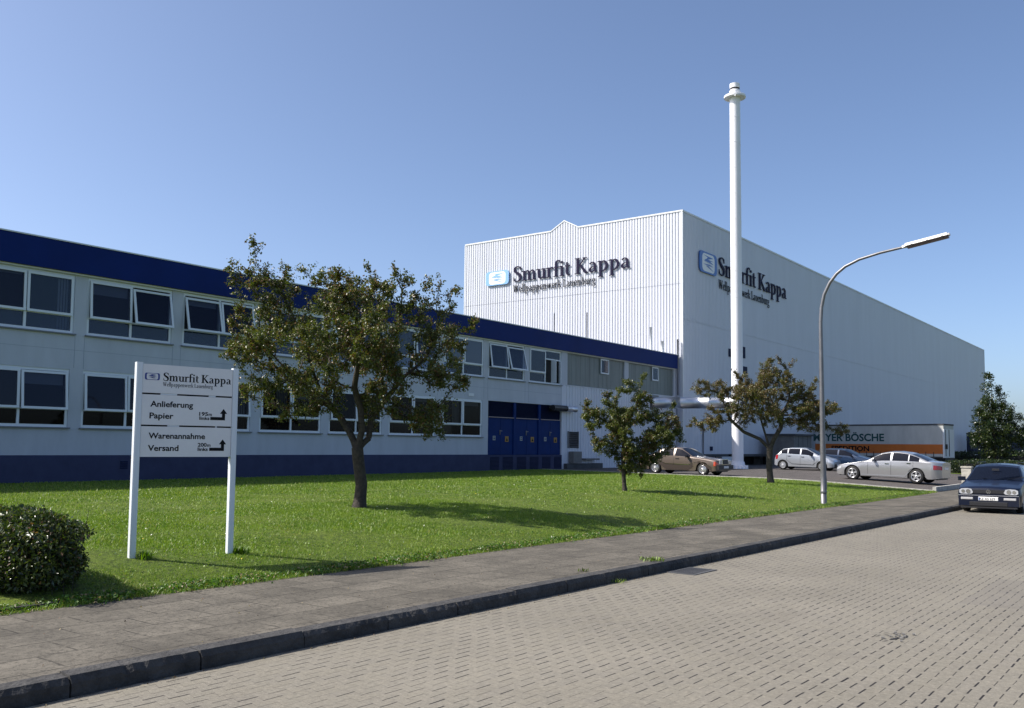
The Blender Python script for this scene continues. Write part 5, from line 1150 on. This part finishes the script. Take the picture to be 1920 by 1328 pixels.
# soil and litter rim between grass and slabs, fallen leaves on the footway
rng = np.random.default_rng(12); n = 5200; X = rng.uniform(1, 40, n); Y = 8.80-np.abs(rng.normal(0, .05, n)); P = np.stack([X, Y, np.full(n, .139)-DS(X)], -1); V, F = leaves(P, rng, .020, .002, up_bias=6, aspect=.7)
rim_ = raw('dry_litter', V, F, [M['straw'], M['soil'], M['gr3']], np.repeat(rng.integers(0, 3, n), 2)); rim_['kind'] = 'stuff'
rng = np.random.default_rng(13); n = 700; X = rng.uniform(1, 26, n); Y = np.where(rng.random(n) < .5, rng.uniform(6.35, 8.7, n), 6.08-np.abs(rng.normal(0, .06, n))); Z = np.where(Y > 6.2, .140, .006)-DS(X); P = np.stack([X, Y, Z], -1); V, F = leaves(P, rng, .017, .0, up_bias=8, aspect=.7)
lt = raw('fallen_leaf_litter', V, F, [M['straw'], M['soil'], M['leafC']], np.repeat(rng.integers(0, 3, n), 2)); lt['kind'] = 'stuff'

# broken pavers: a small open joint in the road with loose chips
rng = np.random.default_rng(77); mb = MB()
for (cx, cy, a, l, w_) in ((0, 0, -.35, .17, .035), (.16, -.05, .0, .12, .03), (.12, .09, .9, .16, .010), (-.16, .04, -.3, .10, .008), (.28, .02, 0, .12, .007), (.05, .16, -.1, .15, .007), (.24, .14, 1.2, .06, .008)):
    n = 9; top = []; bot = []
    for i in range(n+1):
        q = i/n; hw = w_/2*math.sin(math.pi*min(.97, max(.03, q)))**.5*rng.uniform(.7, 1.3); px, py = (q-.5)*l, rng.normal(0, w_*.08)
        for lst, sg_ in ((top, 1), (bot, -1)):
            yy = py+sg_*hw; lst.append((cx+px*math.cos(a)-yy*math.sin(a), cy+px*math.sin(a)+yy*math.cos(a), .004+.0004*(cx+1)))
    mb.add(top+bot[::-1], [tuple(range(2*n+2))])
pc = mb.build('broken_paver', M['dark'], None, label='small broken paver gap with cracks in the road at lower right', cat='pothole'); pc.location = (8.95, 2.34, -.018)
mb = MB()
for k in range(14):
    x, y, r0 = rng.uniform(-.12, .3), rng.uniform(-.10, .12), rng.uniform(.006, .016); mb.obox((x, y, r0*.5+.003), (r0, r0*.3, 0), (-r0*.2, r0*.8, 0), (0, 0, r0*.5))
mb.build('stone_chips', M['concrete'], pc)

# ragged plants creeping over the edge of the slabs, and the long open joint beside them
rng = np.random.default_rng(55); n = 30000; X = rng.uniform(2.2, 39, n); wv_ = .5+.5*np.sin(X*1.9+np.sin(X*.7)*3)*np.sin(X*5.3+1); Y = 8.98-np.abs(rng.normal(0, 1, n))*(.06+.12*wv_); Z = np.maximum(G(X, np.maximum(Y, 8.86)), .135-DS(X))+rng.uniform(.005, .06, n)*(.4+wv_)
V, F = leaves(np.stack([X, Y, Z], -1), rng, .034, .004, up_bias=1.2, aspect=.7)
ec = raw('edge_plants', V, F, [M['clover'], M['gr3'], M['leafF'], M['straw']], np.repeat(rng.choice(4, n, p=[.42, .34, .12, .12]), 2)); ec['kind'] = 'stuff'
mb = MB(); x = 8.6
rr_ = random.Random(3)
while x < 20:
    l = rr_.uniform(.3, 1.1); w_ = rr_.uniform(.003, .009); y = 8.56+rr_.uniform(-.006, .006); z = .1372-float(DS(x+l/2))+.004*math.sin(x*.9)*math.sin(y*2)+.002
    mb.add([(x, y, z), (x+l, y+rr_.uniform(-.004, .004), z), (x+l*.9, y+w_, z), (x+l*.1, y+w_, z)], [(0, 1, 2, 3)]); x += l*rr_.uniform(1.0, 1.5)
mb.build('slab_joint', M['dark'], None, kind='structure')

for o in bpy.data.objects:
    if o.parent is None and o.get('category') == 'car': o['group'] = 'cars parked by the factory'
    if o.parent is None and o.get('category') == 'trailer': o['group'] = 'trailers docked at the warehouse'
    if o.parent is None and o.get('category') == 'tree': o['group'] = 'trees on the lawn' if o.location.x < 60 else 'dark trees at the far right'
